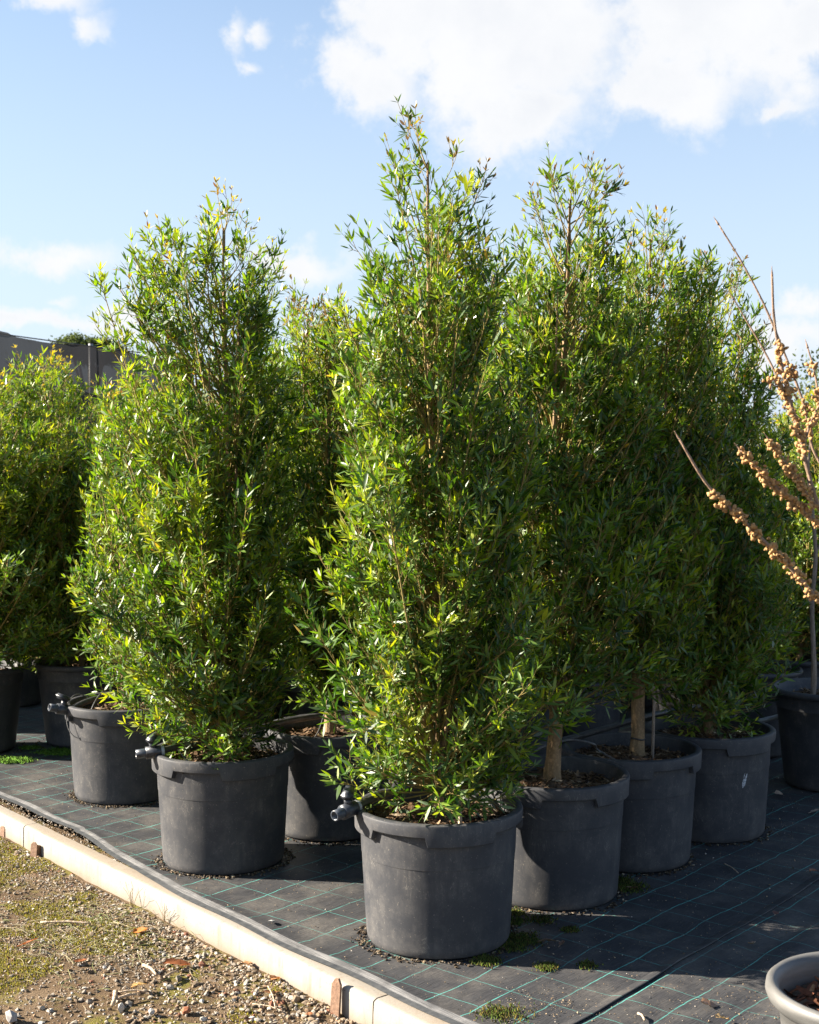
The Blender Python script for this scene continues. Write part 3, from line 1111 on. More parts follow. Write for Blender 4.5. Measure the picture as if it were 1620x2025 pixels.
    kk = np.arange(N) - np.repeat(np.cumsum(nl) - nl, nl)
    nn_ = np.maximum(2, nl[li] // 5)                      # leaves sit in loose whorls
    fr = (np.floor(kk * nn_ / nl[li]) + .75 + rg.uniform(-.16, .16, N)) / nn_
    fr = np.clip(fr, .02, 1)
    pos = SP[li, 0] + sdv[li] * (slen[li] * fr)[:, None] + bendv[li] * (slen[li] * fr ** 2 * .5)[:, None]
    Td = norm(sdv[li] + bendv[li] * fr[:, None])
    ref = norm(np.cross(Td, np.array([.31, .22, .93])))
    bn = np.cross(Td, ref)
    an = kk * 2.399 + rg.uniform(0, 6.28, S)[li] + rg.normal(0, .3, N)
    out = ref * np.cos(an)[:, None] + bn * np.sin(an)[:, None]
    open_ = np.clip(rg.normal(.90, .24, N) - .55 * fr ** 3, .25, 1.5)
    d = norm(Td * np.cos(open_)[:, None] + out * np.sin(open_)[:, None] + np.array([0, 0, .06]) + rg.normal(0, .10, (N, 3)))
    nr = Td - (Td * d).sum(1, keepdims=True) * d + rg.normal(0, .25, (N, 3)) + np.array([0, 0, .35])
    nr = norm(nr - (nr * d).sum(1, keepdims=True) * d)
    big = rg.uniform(.8, 1.25, NB)[bi][li]
    hi = np.clip((pos[:, 2] / Ht - .55) / .45, 0, 1) + young
    L = rg.uniform(.040, .080, N) * big * (1 - .35 * np.clip(fr - .7, 0, 1) / .3) * (1 - .15 * np.clip(hi, 0, 1)) * leaf_scale
    L *= np.where(rg.random(N) < .04, 1.35, 1)
    W = L * rg.uniform(.16, .22, N)
    curl = rg.uniform(-.05, .09, N)
    age = np.clip(rg.normal(0, .7, NB)[bi][li] + rg.normal(0, .55, S)[li] + rg.normal(0, .5, N) + 1.6 * (fr - .55) + .7 * hi, -2.2, 2.6)
    cs = np.array([(.016, .046, .013), (.044, .104, .015), (.118, .200, .016), (.225, .290, .018), (.37, .365, .026)])
    ap = np.array([-1.6, -.6, .4, 1.4, 2.4])
    C = np.stack([np.interp(age, ap, cs[:, i]) for i in range(3)], -1) * rg.uniform(.85, 1.15, (N, 1))
    # coloured young tips at the very top of the crown
    top_sh = (rg.random(S) < np.interp(SP[:, 2, 2] / Ht, [.72, .88, .97, 1.0], [0.004, .05, .45, .8]))
    msk = top_sh[li] & (fr > .35)
    tcol = {'bronze': [(3, (.13, .075, .035)), (1.5, (.22, .10, .045)), (2, (.28, .20, .03))],
            'yellow': [(3, (.50, .33, .03)), (2, (.38, .30, .04)), (1, (.30, .12, .03))]}[tips]
    C[msk] = pick(rg, int(msk.sum()), tcol)
    L[msk] *= .62
    # a few spent leaves
    sp_ = rg.random(N) < .003
    C[sp_] = pick(rg, int(sp_.sum()), [(2, (.42, .26, .05)), (1, (.34, .14, .05)), (1, (.24, .15, .09))])
    keep = np.ones(N, bool)
    if single:
        wpos = pos + np.array([x0, y0, zb])
        tocam = norm(np.array([0, 0, CAMZ]) - wpos)
        a_ = axis(pos[:, 2])
        rad_ = np.hypot(pos[:, 0] - a_[:, 0], pos[:, 1] - a_[:, 1])
        fro = -(pos[:, 1] - a_[:, 1]) / np.maximum(env(pos[:, 2], np.full(N, -PI / 2)), .05)
        score = fro + L * 4 + .6 * np.abs((nr * tocam).sum(1)) + rg.uniform(0, .5, N)
        sel = np.argsort(-score)[:single]
        keep[sel] = False
    V = leaf_lite(pos[keep], d[keep], nr[keep], L[keep], W[keep], curl[keep])
    n = len(V)
    F = (LITE_F[None] + (np.arange(n) * 6)[:, None, None]).reshape(-1, 3)
    cr = ob('crown', mesh_np('crown', V.reshape(-1, 3), F, np.repeat(C[keep], 6, 0)), 'leaf', root)
    cr['kind'] = 'stuff'
    if single:
        for i in sel:
            sdx = np.cross(d[i], nr[i])
            o = bpy.data.objects.new('leaf', LEAFVAR[int(rg.integers(14))])
            col.objects.link(o)
            o.parent = root
            mt = Matrix(((*(d[i] * L[i]), 0), (*(-sdx * L[i] * .95), 0), (*(nr[i] * L[i]), 0), (0, 0, 0, 1))).transposed()
            mt.translation = Vector(pos[i])
            o.matrix_local = mt
    print(key, 'branches', NB, 'leaves', N)
    return root


tA = build_tree('tallest evergreen tree, growing in the nearest pot at the centre', 'A', (845, 222),
                [(228, 832, 868), (280, 795, 905), (350, 745, 930), (420, 700, 960), (500, 695, 955), (600, 672, 985), (700, 658, 1010), (800, 660, 1035), (900, 662, 1062), (1000, 665, 1072), (1100, 668, 1080), (1200, 668, 1082), (1300, 665, 1075), (1400, 660, 1062), (1490, 655, 1045), (1550, 675, 1028), (1590, 740, 970)],
                101, dens=1.0, single=300, trunk_r=.024, shrink=.03)
tB = build_tree('evergreen tree with a wide loose top in the pot by the kerb on the left', 'B', (445, 370),
                [(378, 428, 462), (440, 320, 500), (500, 255, 525), (600, 212, 530), (700, 222, 545), (800, 222, 555), (900, 212, 565), (1000, 198, 572), (1100, 188, 576), (1200, 185, 578), (1300, 200, 572), (1400, 222, 558), (1460, 275, 540), (1495, 350, 490)],
                202, dens=.9, single=300, trunk_r=.032, tips='yellow')
tC = build_tree('second tallest evergreen tree with bare leaning lower trunk, right of the tallest', 'C', (1130, 305),
                [(318, 1100, 1155), (350, 1070, 1205), (420, 1025, 1222), (500, 1000, 1240), (600, 990, 1258), (700, 985, 1268), (800, 975, 1280), (900, 962, 1288), (1000, 960, 1288), (1100, 962, 1280), (1200, 970, 1270), (1300, 985, 1255), (1370, 1005, 1225), (1430, 1060, 1160)],
                303, dens=1.15, single=300, trunk_r=.038, bare=.22, base_off=(0, .02), trunk_pts=[(.55, .02)], shrink=.05)
tD = build_tree('evergreen tree with a golden tip and bare straight trunk in the third pot', 'D', (1290, 395),
                [(408, 1250, 1335), (470, 1238, 1350), (540, 1195, 1395), (650, 1160, 1425), (750, 1142, 1438), (900, 1125, 1440), (1050, 1125, 1438), (1200, 1135, 1425), (1300, 1155, 1395), (1390, 1195, 1335)],
                404, dens=1.2, single=150, trunk_r=.036, bare=.22, tips='yellow', base_off=(.04, 0))
tE = build_tree('bushy evergreen tree at the right end of the front row', 'E', (1405, 505),
                [(520, 1375, 1450), (580, 1332, 1470), (680, 1292, 1518), (800, 1272, 1532), (1000, 1262, 1546), (1150, 1262, 1548), (1280, 1272, 1548), (1380, 1292, 1528), (1440, 1330, 1490)],
                505, dens=1.2, single=150, trunk_r=.026)
tF = build_tree('evergreen tree filling the gap between the two nearest trees', 'F', (650, 588),
                [(602, 615, 695), (680, 545, 745), (800, 520, 785), (900, 512, 795), (1050, 505, 800), (1200, 508, 800), (1320, 535, 785), (1385, 590, 725)],
                606, dens=1.2, single=100, trunk_r=.032, bare=.08)
tG = build_tree('short evergreen tree in the pot with the looped tube at far left', 'G', (222, 742),
                [(752, 205, 250), (820, 175, 300), (950, 170, 330), (1100, 165, 345), (1230, 170, 345), (1320, 190, 330), (1380, 215, 300)],
                707, dens=1.1, trunk_r=.026, tips='yellow', young=.35)
tI = build_tree('yellow tipped evergreen tree in the far left round pot in shade', 'I', (72, 690),
                [(700, 50, 105), (755, -30, 180), (810, -60, 220), (900, -70, 230), (1100, -70, 245), (1250, -50, 235), (1310, 0, 200)],
                808, dens=.8, trunk_r=.024, tips='yellow', leaf_scale=1.05, young=.5)


def tree_copy(src, src_key, key, label, top, rz, sxy=1.0):
    c = copy_tree(src)
    x, y = POS[key]
    h = at_depth(top[0], top[1], y).z - .535
    xs, ys = POS[src_key]
    hs = HT[src]
    c.location = (x, y, .535)
    c.rotation_euler = (0, 0, R(rz))
    s = h / hs
    c.scale = (sxy, sxy, s)
    c['label'] = label
    for ch in list(c.children):        # single leaves stay with the tree in front
        if ch.name.startswith('leaf'):
            bpy.data.objects.remove(ch)
    return c


HT = {tF: at_depth(650, 588, POS['F'][1]).z - .535, tE: at_depth(1405, 505, POS['E'][1]).z - .535, tI: at_depth(72, 690, POS['I'][1]).z - .535,
      tG: at_depth(222, 742, POS['G'][1]).z - .535, tD: at_depth(1290, 395, POS['D'][1]).z - .535}
tree_copy(tE, 'E', 'N1', 'evergreen tree of the second row directly behind the tallest tree', (835, 530), 140, 1.2)
tree_copy(tD, 'D', 'N2', 'evergreen tree whose pale top shows between the two tallest trees', (970, 480), 200, 1.3)
tree_copy(tF, 'F', 'N3', 'evergreen tree at the back showing between the third and fourth pots', (1133, 540), 70, 1.3)
tree_copy(tG, 'G', 'G2', 'evergreen tree of the third row hidden behind the loose topped tree', (430, 690), 100, 1.05)
tree_copy(tF, 'F', 'G3', 'evergreen tree with a thin lone tip right of the loose topped tree', (563, 575), 160, 1.15)
tree_copy(tE, 'E', 'G4', 'evergreen tree of the third row far behind the gap', (750, 660), 260, 1.0)
tree_copy(tI, 'I', 'H', 'evergreen tree cut off by the left edge of the picture', (-30, 725), 120, 1.1)
tree_copy(tG, 'G', 'H2', 'small evergreen tree in shade behind the far left pots', (300, 740), 220, 1.0)
tree_copy(tI, 'I', 'K', 'evergreen tree behind the bare grey stem at the right', (1590, 770), 200, 1.0)
plain_pot('dark round pot at the back right beyond the frame edge', *POS['K2'])
tree_copy(tI, 'I', 'K2', 'evergreen tree cut off at the right edge of the picture', (1700, 745), 60, 1.0)
plain_pot('dark round pot deep behind the front row at right', *POS['K3'])
tree_copy(tG, 'G', 'K3', 'evergreen tree in the back filling below the right end', (1400, 720), 10, 1.15)

# last row, far back under the trees
for i, (bx_, by_, tp_, rz_) in enumerate([(-3.5, 11.9, 740, 30), (-2.75, 12.4, 745, 190), (-1.3, 11.6, 720, 80), (-.5, 12.2, 700, 250), (.4, 11.4, 640, 15), (1.2, 11.6, 600, 130), (1.95, 11.9, 640, 300), (2.8, 12.2, 760, 40), (-4.3, 12.0, 735, 100), (3.5, 12.7, 770, 160), (2.5, 9.95, 820, 70)]):
    POS['Z%d' % i] = (bx_, by_)
    plain_pot('dark round pot of the last row, in deep shade under the far trees', bx_, by_, 1.0, group='last row of pots in shade')
    tc_ = tree_copy(tI if i % 2 else tG, 'I' if i % 2 else 'G', 'Z%d' % i, 'evergreen tree of the last row, only foliage showing between nearer trees', (810, tp_), rz_, 1.15)
    tc_['group'] = 'last row of evergreen trees'

# black tie round the third pot's trunk
tt_ = [ (.037 * math.cos(a_), .037 * math.sin(a_), .115 + .004 * math.sin(2 * a_)) for a_ in np.linspace(0, 2 * PI, 13)]
tag(ob('tree_tie', tube_mesh('tree_tie', tt_, .005, .005, 6, 26), 'hose', tD), 'black tie round the trunk')

# thin stakes beside trunks
ax, ay = POS['A']
tag(ob('stake', tube_mesh('stake', [(0, 0, -.03), (-.006, .0, .10), (-.012, .005, .2)], .0095, .008, 8, 8, wob=.05), 'stake', None, (ax + .095, ay - .16, .53)),
    'thin pale stake at the front of the nearest pot soil', 'stake')
dx_, dy_ = POS['D']
tag(ob('stake', tube_mesh('stake', [(0, 0, -.03), (.006, 0, .3), (-.004, .01, .62)], .0085, .007, 8, 10, wob=.06), 'greybark', None, (dx_ + .115, dy_ - .03, .53)),
    'thin brown stake beside the trunk in the third pot', 'stake')

# ================================================================== IRRIGATION
def cyl_mesh(name, r0, r1, l, sides=18, hollow=0.0):
    """along +X from 0 to l"""
    prof = [(r0, 0), (r0, l * .02), (r1, l)]
    if hollow:
        prof += [(r1 * hollow, l), (r1 * hollow, l * .2), (0.0005, l * .2)]
        prof = [(0.0005, 0)] + prof
    else:
        prof = [(0.0005, 0)] + prof + [(0.0005, l)]
    V, F = lathe(prof, sides)
    V = V[:, [2, 1, 0]] * np.array([1, -1, 1])
    return mesh_np(name, V, F)


def hose(label, pts, r, valve_dir=None, tilt=-.05, handle_yaw=20):
    o = thing('irrigation_hose', label, 'hose', (0, 0, 0), 0, 'black hoses along the pot rows')
    ob('pipe', tube_mesh('pipe', pts, r, r, 12, 70, cap=True), 'hose', o)
    if valve_dir is not None:
        p = Vector(pts[0])
        v = bpy.data.objects.new('valve', None)
        col.objects.link(v)
        v.empty_display_size = .05
        v.parent = o
        v.location = p
        v.scale = (1.5, 1.5, 1.5)
        v.rotation_euler = (0, tilt, math.atan2(valve_dir[1], valve_dir[0]))
        c = ob('collar', cyl_mesh('collar', .0195, .0195, .018), 'pvc', v, (-.012, 0, 0))
        b = ob('valve_body', cyl_mesh('valve_body', .0215, .0225, .052), 'valve', v, (.0, 0, 0))
        n_ = ob('nozzle', cyl_mesh('nozzle', .0165, .0160, .036, 20, .72), 'nozzle', v, (.050, 0, 0))
        ob('stem', mesh_np('stem', *(lambda VF: (VF[0], VF[1]))(lathe([(.0005, 0), (.013, 0), (.013, .026), (.0005, .026)], 14))), 'valve', v, (.026, 0, .012))
        # lever: a rounded, slightly cupped paddle
        import bmesh
        bm = bmesh.new()
        bmesh.ops.create_cube(bm, size=1)
        bmesh.ops.scale(bm, vec=(.060, .038, .021), verts=bm.verts)
        bmesh.ops.translate(bm, vec=(-.010, 0, .044), verts=bm.verts)
        for q in bm.verts:
            if q.co.x < 0:
                q.co.z += .010
                q.co.y *= .8
        bmesh.ops.bevel(bm, geom=bm.edges[:], offset=.006, segments=3, affect='EDGES')
        me = bpy.data.meshes.new('handle')
        bm.to_mesh(me)
        bm.free()
        me.polygons.foreach_set('use_smooth', [True] * len(me.polygons))
        h = ob('handle', me, 'valve', v, (.026, 0, 0))
        h.rotation_euler = (0, 0, R(handle_yaw))
    return o


vd = (-.66, -.75)
a = at_depth(702, 1606, 5.99)
hose('black hose over the nearest pot with a grey valve overhanging its left rim',
     [(a.x, a.y, .615), (a.x + .08, a.y + .11, .628), (a.x + .22, a.y + .32, .625), (.20, 6.58, .625), (.50, 6.98, .63), (.95, 7.52, .62), (1.50, 8.12, .63), (2.1, 8.7, .60), (2.6, 9.35, .50)], .0185, vd, 0.10, 35)
a = at_depth(318, 1494, 7.12)
hose('black hose over the pot by the kerb with a valve on its left rim',
     [(a.x, a.y, .620), (a.x + .10, a.y + .12, .625), (-1.0, 7.62, .60), (-.72, 7.9, .625), (-.35, 8.22, .625), (.2, 8.75, .63), (.8, 9.35, .62)], .0185, (-.95, -.3), 0.06, 60)
a = at_depth(136, 1432, 8.52)
hose('black hose rising over the far left kerbside pot with an open valve',
     [(a.x, a.y, .575), (a.x + .10, a.y + .10, .615), (a.x + .28, a.y + .32, .635), (-1.6, 9.15, .62), (-1.1, 9.7, .62), (-.4, 10.5, .62)], .0185, (-.80, -.60), -.25, 150)
hose('black hose lying across the far left round pots',
     [(-4.4, 9.6, .64), (-3.4, 10.2, .66), (-2.9, 10.45, .655), (-2.3, 10.6, .66), (-1.6, 11.2, .64)], .017)
a = at_depth(175, 1400, 8.5)
# looping drip tubes
gx_, gy_ = POS['G']
vx, vy = at_depth(136, 1432, 8.52).x, 8.52
tag(ob('drip_tube', tube_mesh('drip_tube', [(vx + .10, vy + .16, .63), (vx + .02, vy + .10, .655), (vx - .01, vy + .0, .60), (vx + .01, vy - .06, .48), (vx + .07, vy - .09, .42), (vx + .13, vy - .08, .45), (vx + .15, vy - .04, .58), (vx + .19, vy + .05, .67), (vx + .24, vy + .14, .685), (vx + .29, vy + .2, .63), (vx + .34, vy + .26, .56)], .0034, .0034, 8, 60), 'tube'),
    'thin grey tube looped over the far left kerbside pot rim', 'tube', 'thin drip tubes')
bx_, by_ = POS['B']
tag(ob('drip_tube', tube_mesh('drip_tube', [(bx_ - .22, by_ - .12, .62), (bx_ - .14, by_ - .22, .572), (bx_ - .04, by_ - .235, .562), (bx_ - .015, by_ - .14, .60), (bx_ + .0, by_ - .03, .60)], .0032, .0032, 8, 30), 'tube'),
    'thin grey tube curled on soil in the pot by the kerb', 'tube', 'thin drip tubes')
fx, fy = POS['F']
tag(ob('drip_tube', tube_mesh('drip_tube', [(fx - .10, fy - .20, .55), (fx - .06, fy - .13, .60), (fx - .02, fy + .05, .72), (fx + .02, fy + .2, .80)], .0035, .0035, 8, 20), 'tube'),
    'short pale tube sticking up in the shaded gap pot', 'tube', 'thin drip tubes')
tag(ob('drip_tube', tube_mesh('drip_tube', [(.62, 6.95, .64), (.70, 7.05, .66), (.85, 7.12, .68), (.97, 7.13, .655), (1.0, 7.2, .61), (1.1, 7.15, .56)], .0055, .0055, 8, 30), 'tube'),
    'grey tube curling from the hose between second and third pots', 'tube', 'thin drip tubes')
a, b = at_depth(1480, 1432, 9.3), at_depth(1660, 1390, 9.3)
tag(ob('grey_pipe', tube_mesh('grey_pipe', [a, a.lerp(b, .3) + Vector((0, 0, .004)), a.lerp(b, .7), b, b + (b - a) * .8 + Vector((0, 0, -.05))], .017, .017, 12, 30), 'pvc'),
    'pale grey pipe running behind the pot of the bare stem', 'pipe')

# ================================================================== BARE SHRUB WITH BUDS (front right)
mp = ground_pt(1718, 1962, .50)
V, F = lathe([(0, .003), (.20, .002), (.215, .012), (.255, .30), (.272, .44), (.290, .445), (.306, .462), (.313, .482), (.310, .503), (.298, .514), (.281, .508), (.270, .488), (.266, .44), (.262, .38)], 84)
t = thing('grey_pot', 'weathered light grey round pot at the bottom right corner', 'pot', (mp.x, mp.y, .008))
ob('pot_body', mesh_np('pot_body', V, F), 'greypot', t)
sm, zf3 = soil_mesh(.262, .43, 15, mound=.02)
s_ = ob('soil', sm, 'soil', t)
tag(ob('bark_mulch', chips_mesh(.25, zf3, 260, 16, .03, .075, [(3, (.17, .065, .035)), (2, (.25, .11, .06)), (2, (.11, .05, .03)), (.5, (.36, .2, .1))]), 'chip', s_), kind='stuff')

DB = mp.y + .02
shrub = thing('budded_shrub', 'leafless shrub with tan bud clusters reaching in from the right edge', 'shrub', (mp.x, mp.y, .44))


def loc(px, py, dy=0.0):
    return at_depth(px, py, DB + dy) - Vector((mp.x, mp.y, .44))


rgb_ = np.random.default_rng(55)
iv, if_ = ico()


def bud_cluster(parent, p, axis_, n=9, s=1.0):
    ctr = []
    for _ in range(n):
        q = rgb_.standard_normal(3)
        q /= np.linalg.norm(q)
        ctr.append(np.array(p) + q * rgb_.uniform(.006, .022) * s * np.array([1.1, .9, .8]) + np.array(axis_) * rgb_.uniform(-.02, .02) * s)
    ctr = np.array(ctr)
    sz = rgb_.uniform(.0045, .0082, n) * s
    sh_ = norm(rgb_.standard_normal((n, 3)))
    vb = iv[None] * (1 + .16 * rgb_.standard_normal((n, 12, 1)))
    vb = vb + sh_[:, None] * (vb @ sh_[:, :, None]) * rgb_.uniform(0, .9, (n, 1, 1))
    V = (vb * sz[:, None, None] + ctr[:, None]).reshape(-1, 3)
    F = (if_[None] + (np.arange(n) * 12)[:, None, None]).reshape(-1, 3)
    ob('bud_cluster', mesh_np('bud_cluster', V, F), 'bud', parent)


fork = loc(1735, 1340)
tr_ = ob('trunk', tube_mesh('trunk', [(0, 0, -.03), tuple(fork * .45 + Vector((.015, 0, 0))), tuple(fork)], .018, .013, 10, 16, wob=.04), 'bare', shrub)
BR = [  # px paths, radius, clusters (t0,t1,count)
    ([(1735, 1340, 0), (1660, 1240, 0), (1570, 1130, -.02), (1470, 1030, -.04), (1400, 960, -.05), (1342, 866, -.06)], .0085, (.16, .76, 20), 0),
    ([(1735, 1330, 0), (1690, 1150, .03), (1640, 1060, .03), (1560, 985, .02), (1510, 940, .01), (1463, 888, .0)], .0075, (.36, .97, 16), 1),
    ([(1735, 1335, 0), (1680, 1140, .0), (1622, 1010, 0), (1595, 920, 0), (1580, 850, -.01), (1555, 765, -.02), (1540, 690, -.03), (1530, 620, -.03), (1527, 543, -.04)], .0085, (.42, .78, 10), 0),
    ([(1622, 1010, 0), (1585, 960, -.01), (1555, 915, -.02), (1520, 868, -.03)], .005, (.05, .95, 10), 0),
    ([(1690, 1160, .03), (1640, 960, .05), (1605, 880, .06), (1590, 800, .06), (1548, 690, .07), (1510, 600, .08), (1465, 515, .09), (1420, 442, .1)], .0056, (.35, .55, 4), 0),
    ([(1595, 920, 0), (1560, 800, .04), (1520, 710, .05), (1480, 640, .06), (1450, 590, .06)], .0048, (.1, .3, 2), 0),
    ([(1700, 1150, .03), (1660, 950, .05), (1625, 820, .07), (1612, 740, .08), (1597, 686, .09)], .0055, (.45, .8, 4), 0),
    ([(1580, 850, -.01), (1560, 790, -.02), (1545, 770, -.03), (1525, 760, -.03)], .004, (.5, .9, 2), 0),
    ([(1590, 880, .0), (1610, 820, .0), (1650, 760, .0)], .005, (.2, .8, 2), 0),
]
for pts, r_, (t0, t1, nc), _ in BR:
    P = [tuple(loc(*p)) for p in pts]
    b = ob('branch', tube_mesh('branch', P, r_ * .92, r_ * .42, 8, 30, wob=.05, seed=int(pts[-1][0])), 'bare', shrub)
    Q = smooth_path(P, 60)
    for i in range(nc):
        k = min(57, int(60 * (t0 + (t1 - t0) * (i + rgb_.uniform(-.3, 1.3)) / nc)))
        dd = Q[k + 1] - Q[k]
        dd /= np.linalg.norm(dd)
        bud_cluster(b, Q[k] + rgb_.normal(0, .004, 3), dd, int(rgb_.integers(10, 18)), 1.0 if r_ > .005 else .9)
    # small pointed end bud
    e = Q[-1]
    dd = norm(Q[-1] - Q[-4])
    ob('end_bud', tube_mesh('end_bud', [e - dd * .004, e + dd * .006, e + dd * .013, e + dd * .026], .0038, .0006, 8, 8), 'bare', b)

# bare grey sapling in the round pot at the right
jx, jy = POS['J']
sap = thing('bare_sapling', 'slim bare grey stem rising from the dark pot at the right edge', 'sapling', (jx, jy, .55))
P = [tuple(at_depth(*p, jy) - Vector((jx, jy, .55))) for p in [(1604, 1432), (1610, 1330), (1606, 1200), (1613, 1100), (1606, 1000), (1598, 930), (1606, 850)]]
ob('stem', tube_mesh('stem', P, .019, .007, 10, 40, wob=.05), 'greybark', sap)
for k, (a_, b_, c_) in enumerate([((1606, 1200), (1580, 1150), (1565, 1090)), ((1613, 1100), (1640, 1020), (1660, 950)), ((1604, 980), (1590, 900), (1575, 830))]):
    ob('branch', tube_mesh('branch', [tuple(at_depth(*p, jy + .02 * k) - Vector((jx, jy, .55))) for p in (a_, b_, c_)], .007, .003, 7, 14, wob=.05), 'greybark', sap)

# ================================================================== KERB PEGS
def peg(label, px, py, h, w_, yaw, angle=False, hole=False):
    g = ground_pt(px, py, -.125)
    import bmesh
    bm = bmesh.new()
    th = .004 if angle else .010
    pts = [(-w_ / 2, -.08), (w_ / 2, -.08), (w_ / 2, h * .84), (w_ * .22, h), (-w_ * .18, h * .97), (-w_ / 2, h * .80)]
    vs_ = [bm.verts.new((x, 0, z)) for x, z in pts]
    f = bm.faces.new(vs_)
    ex = bmesh.ops.extrude_face_region(bm, geom=[f])
    bmesh.ops.translate(bm, vec=(0, th, 0), verts=[v for v in ex['geom'] if isinstance(v, bmesh.types.BMVert)])
    if angle:
        vs2 = [bm.verts.new(c) for c in [(w_ / 2, th, -.08), (w_ / 2, .035, -.08), (w_ / 2, .035, h * .72), (w_ / 2, th, h * .84)]]
        f2 = bm.faces.new(vs2)
        ex = bmesh.ops.extrude_face_region(bm, geom=[f2])
        bmesh.ops.translate(bm, vec=(-th, 0, 0), verts=[v for v in ex['geom'] if isinstance(v, bmesh.types.BMVert)])
    bmesh.ops.recalc_face_normals(bm, faces=bm.faces)
    bmesh.ops.bevel(bm, geom=bm.edges[:], offset=.0012, segments=1, affect='EDGES')
    me = bpy.data.meshes.new('kerb_peg')
    bm.to_mesh(me)
    bm.free()
    o = ob('kerb_peg', me, 'rust', None, g)
    o.rotation_euler = (R(-3), R(2), R(yaw))
    tag(o, label, 'peg', 'pegs driven in against the kerb')
    return o


kyaw = math.degrees(math.atan2(d_[1], d_[0]))
peg('rusty flat peg with pointed top against the kerb, nearest the camera', 661, 2008, .155, .052, kyaw + 8)
peg('rusty angle iron peg standing at the kerb near the left edge', 66, 1694, .085, .050, kyaw + 20, angle=True)
peg('rusty peg stub at the kerb cut by the left edge', 4, 1653, .06, .055, kyaw + 5, angle=True)

# ================================================================== GROUND DETAIL
rg = np.random.default_rng(31)


def on_path(n, smax=s_near(.35, 4.9), vmax=1.45, s0=s_near(-2.95, 8.9), bias=1.0):
    s = rg.uniform(s0, smax, n)
    v = rg.uniform(0.0, 1.0, n) ** bias * vmax + .115
    p = np.array([np.interp(s, kl, KP[:, i]) for i in range(2)]).T
    xy = p - KN[None] * v[:, None]
    return xy, s, v


STONES = [(3, (.30, .26, .21)), (3, (.38, .32, .25)), (4, (.26, .19, .125)), (1.6, (.46, .42, .36)), (2.5, (.18, .135, .09)), (1.2, (.34, .22, .13)), (.4, (.52, .49, .45)), (.5, (.28, .12, .07))]
# fine grit everywhere, larger stones towards the kerb's near end
xy, s, v = on_path(42000)
m_ = fbm2(xy[:, 0] * 2.2, xy[:, 1] * 2.2, 41, 3)
keep = rg.random(len(xy)) < np.clip(.80 + .4 * m_ - .30 * v, .15, 1)
xy = xy[keep]
z = gravel_z(xy[:, 0], xy[:, 1])
sz = rg.uniform(.0032, .0078, len(xy)) * np.where(rg.random(len(xy)) < .1, 1.5, 1)
tag(ob('fine_gravel', scatter_stones('fine_gravel', np.column_stack([xy, z + sz * .25]), sz, pick(rg, len(xy), STONES), rg, small=True), 'stone'), 'fine tan and grey gravel covering the soil path', 'gravel', kind='stuff')
xy, s, v = on_path(7500, bias=1.6)
near = np.clip((s - s_near(-1.5, 7.15)) / 1.9, 0, 1)
m_ = fbm2(xy[:, 0] * 3, xy[:, 1] * 3, 42, 2)
keep = rg.random(len(xy)) < np.clip(.12 + .62 * near + .25 * m_ - .25 * np.clip(v - .6, 0, 2), .03, 1)
xy, near = xy[keep], near[keep]
z = gravel_z(xy[:, 0], xy[:, 1])
sz = rg.uniform(.0055, .0125, len(xy)) * (1 + .25 * near) * np.where(rg.random(len(xy)) < .06, 1.4, 1)
tag(ob('coarse_gravel', scatter_stones('coarse_gravel', np.column_stack([xy, z + sz * .35]), sz, pick(rg, len(xy), STONES), rg), 'stone'), 'larger grey pebbles heaped towards the near end of the kerb', 'gravel', kind='stuff')
# grit in the gap behind the kerb
s = rg.uniform(1.0, s_near(-1.5, 7.2), 2600)
p = np.array([np.interp(s, kl, KP[:, i]) for i in range(2)]).T + KN[None] * rg.uniform(.0, .14, (2600, 1))
sz = rg.uniform(.004, .010, 2600)
tag(ob('kerb_grit', scatter_stones('kerb_grit', np.column_stack([p, np.full(2600, -.004)]), sz, pick(rg, 2600, STONES), rg, small=True), 'stone'), 'strip of grit caught between kerb and weed mat', 'gravel', kind='stuff')

# single stones that stand out
for i, (px, py, r_, lab) in enumerate([(240, 1995, .024, 'upright pale pebble on the mossy soil'), (22, 2015, .030, 'grey stone at the bottom left corner'), (368, 2001, .020, 'reddish brick fragment on the gravel'), (300, 2003, .019, 'pale rounded pebble beside the brick fragment')]):
    g = ground_pt(px, py, -.115)
    c = np.array([[(.5, .47, .42), (.38, .36, .34), (.36, .14, .07), (.5, .47, .42)][i]])
    me = scatter_stones('stone', np.array([[0, 0, r_ * .35]]), np.array([r_]), c, np.random.default_rng(i + 3), .85, .12)
    tag(ob('stone', me, 'stone', None, g), lab, 'stone', 'stones lying on the gravel')


def tufts(name, xy, z, h, colors, label, spread=.5):
    n = len(xy)
    a = rg.uniform(0, 6.28, n)
    tip = np.stack([np.cos(a) * h * spread, np.sin(a) * h * spread, h], -1) * rg.uniform(.4, 1, (n, 1))
    b = np.column_stack([xy, z])
    wdt = h * .28
    V = np.empty((n, 4, 3))
    for q in range(3):
        aa = a + q * 2.094
        V[:, q] = b + np.stack([np.cos(aa) * wdt, np.sin(aa) * wdt, np.full(n, -.002)], -1)
    V[:, 3] = b + tip
    F = (np.array([(0, 1, 3), (1, 2, 3), (2, 0, 3)])[None] + (np.arange(n) * 4)[:, None, None]).reshape(-1, 3)
    return tag(ob(name, mesh_np(name, V.reshape(-1, 3), F, np.repeat(colors, 4, 0)), 'moss'), label, 'moss', kind='stuff')


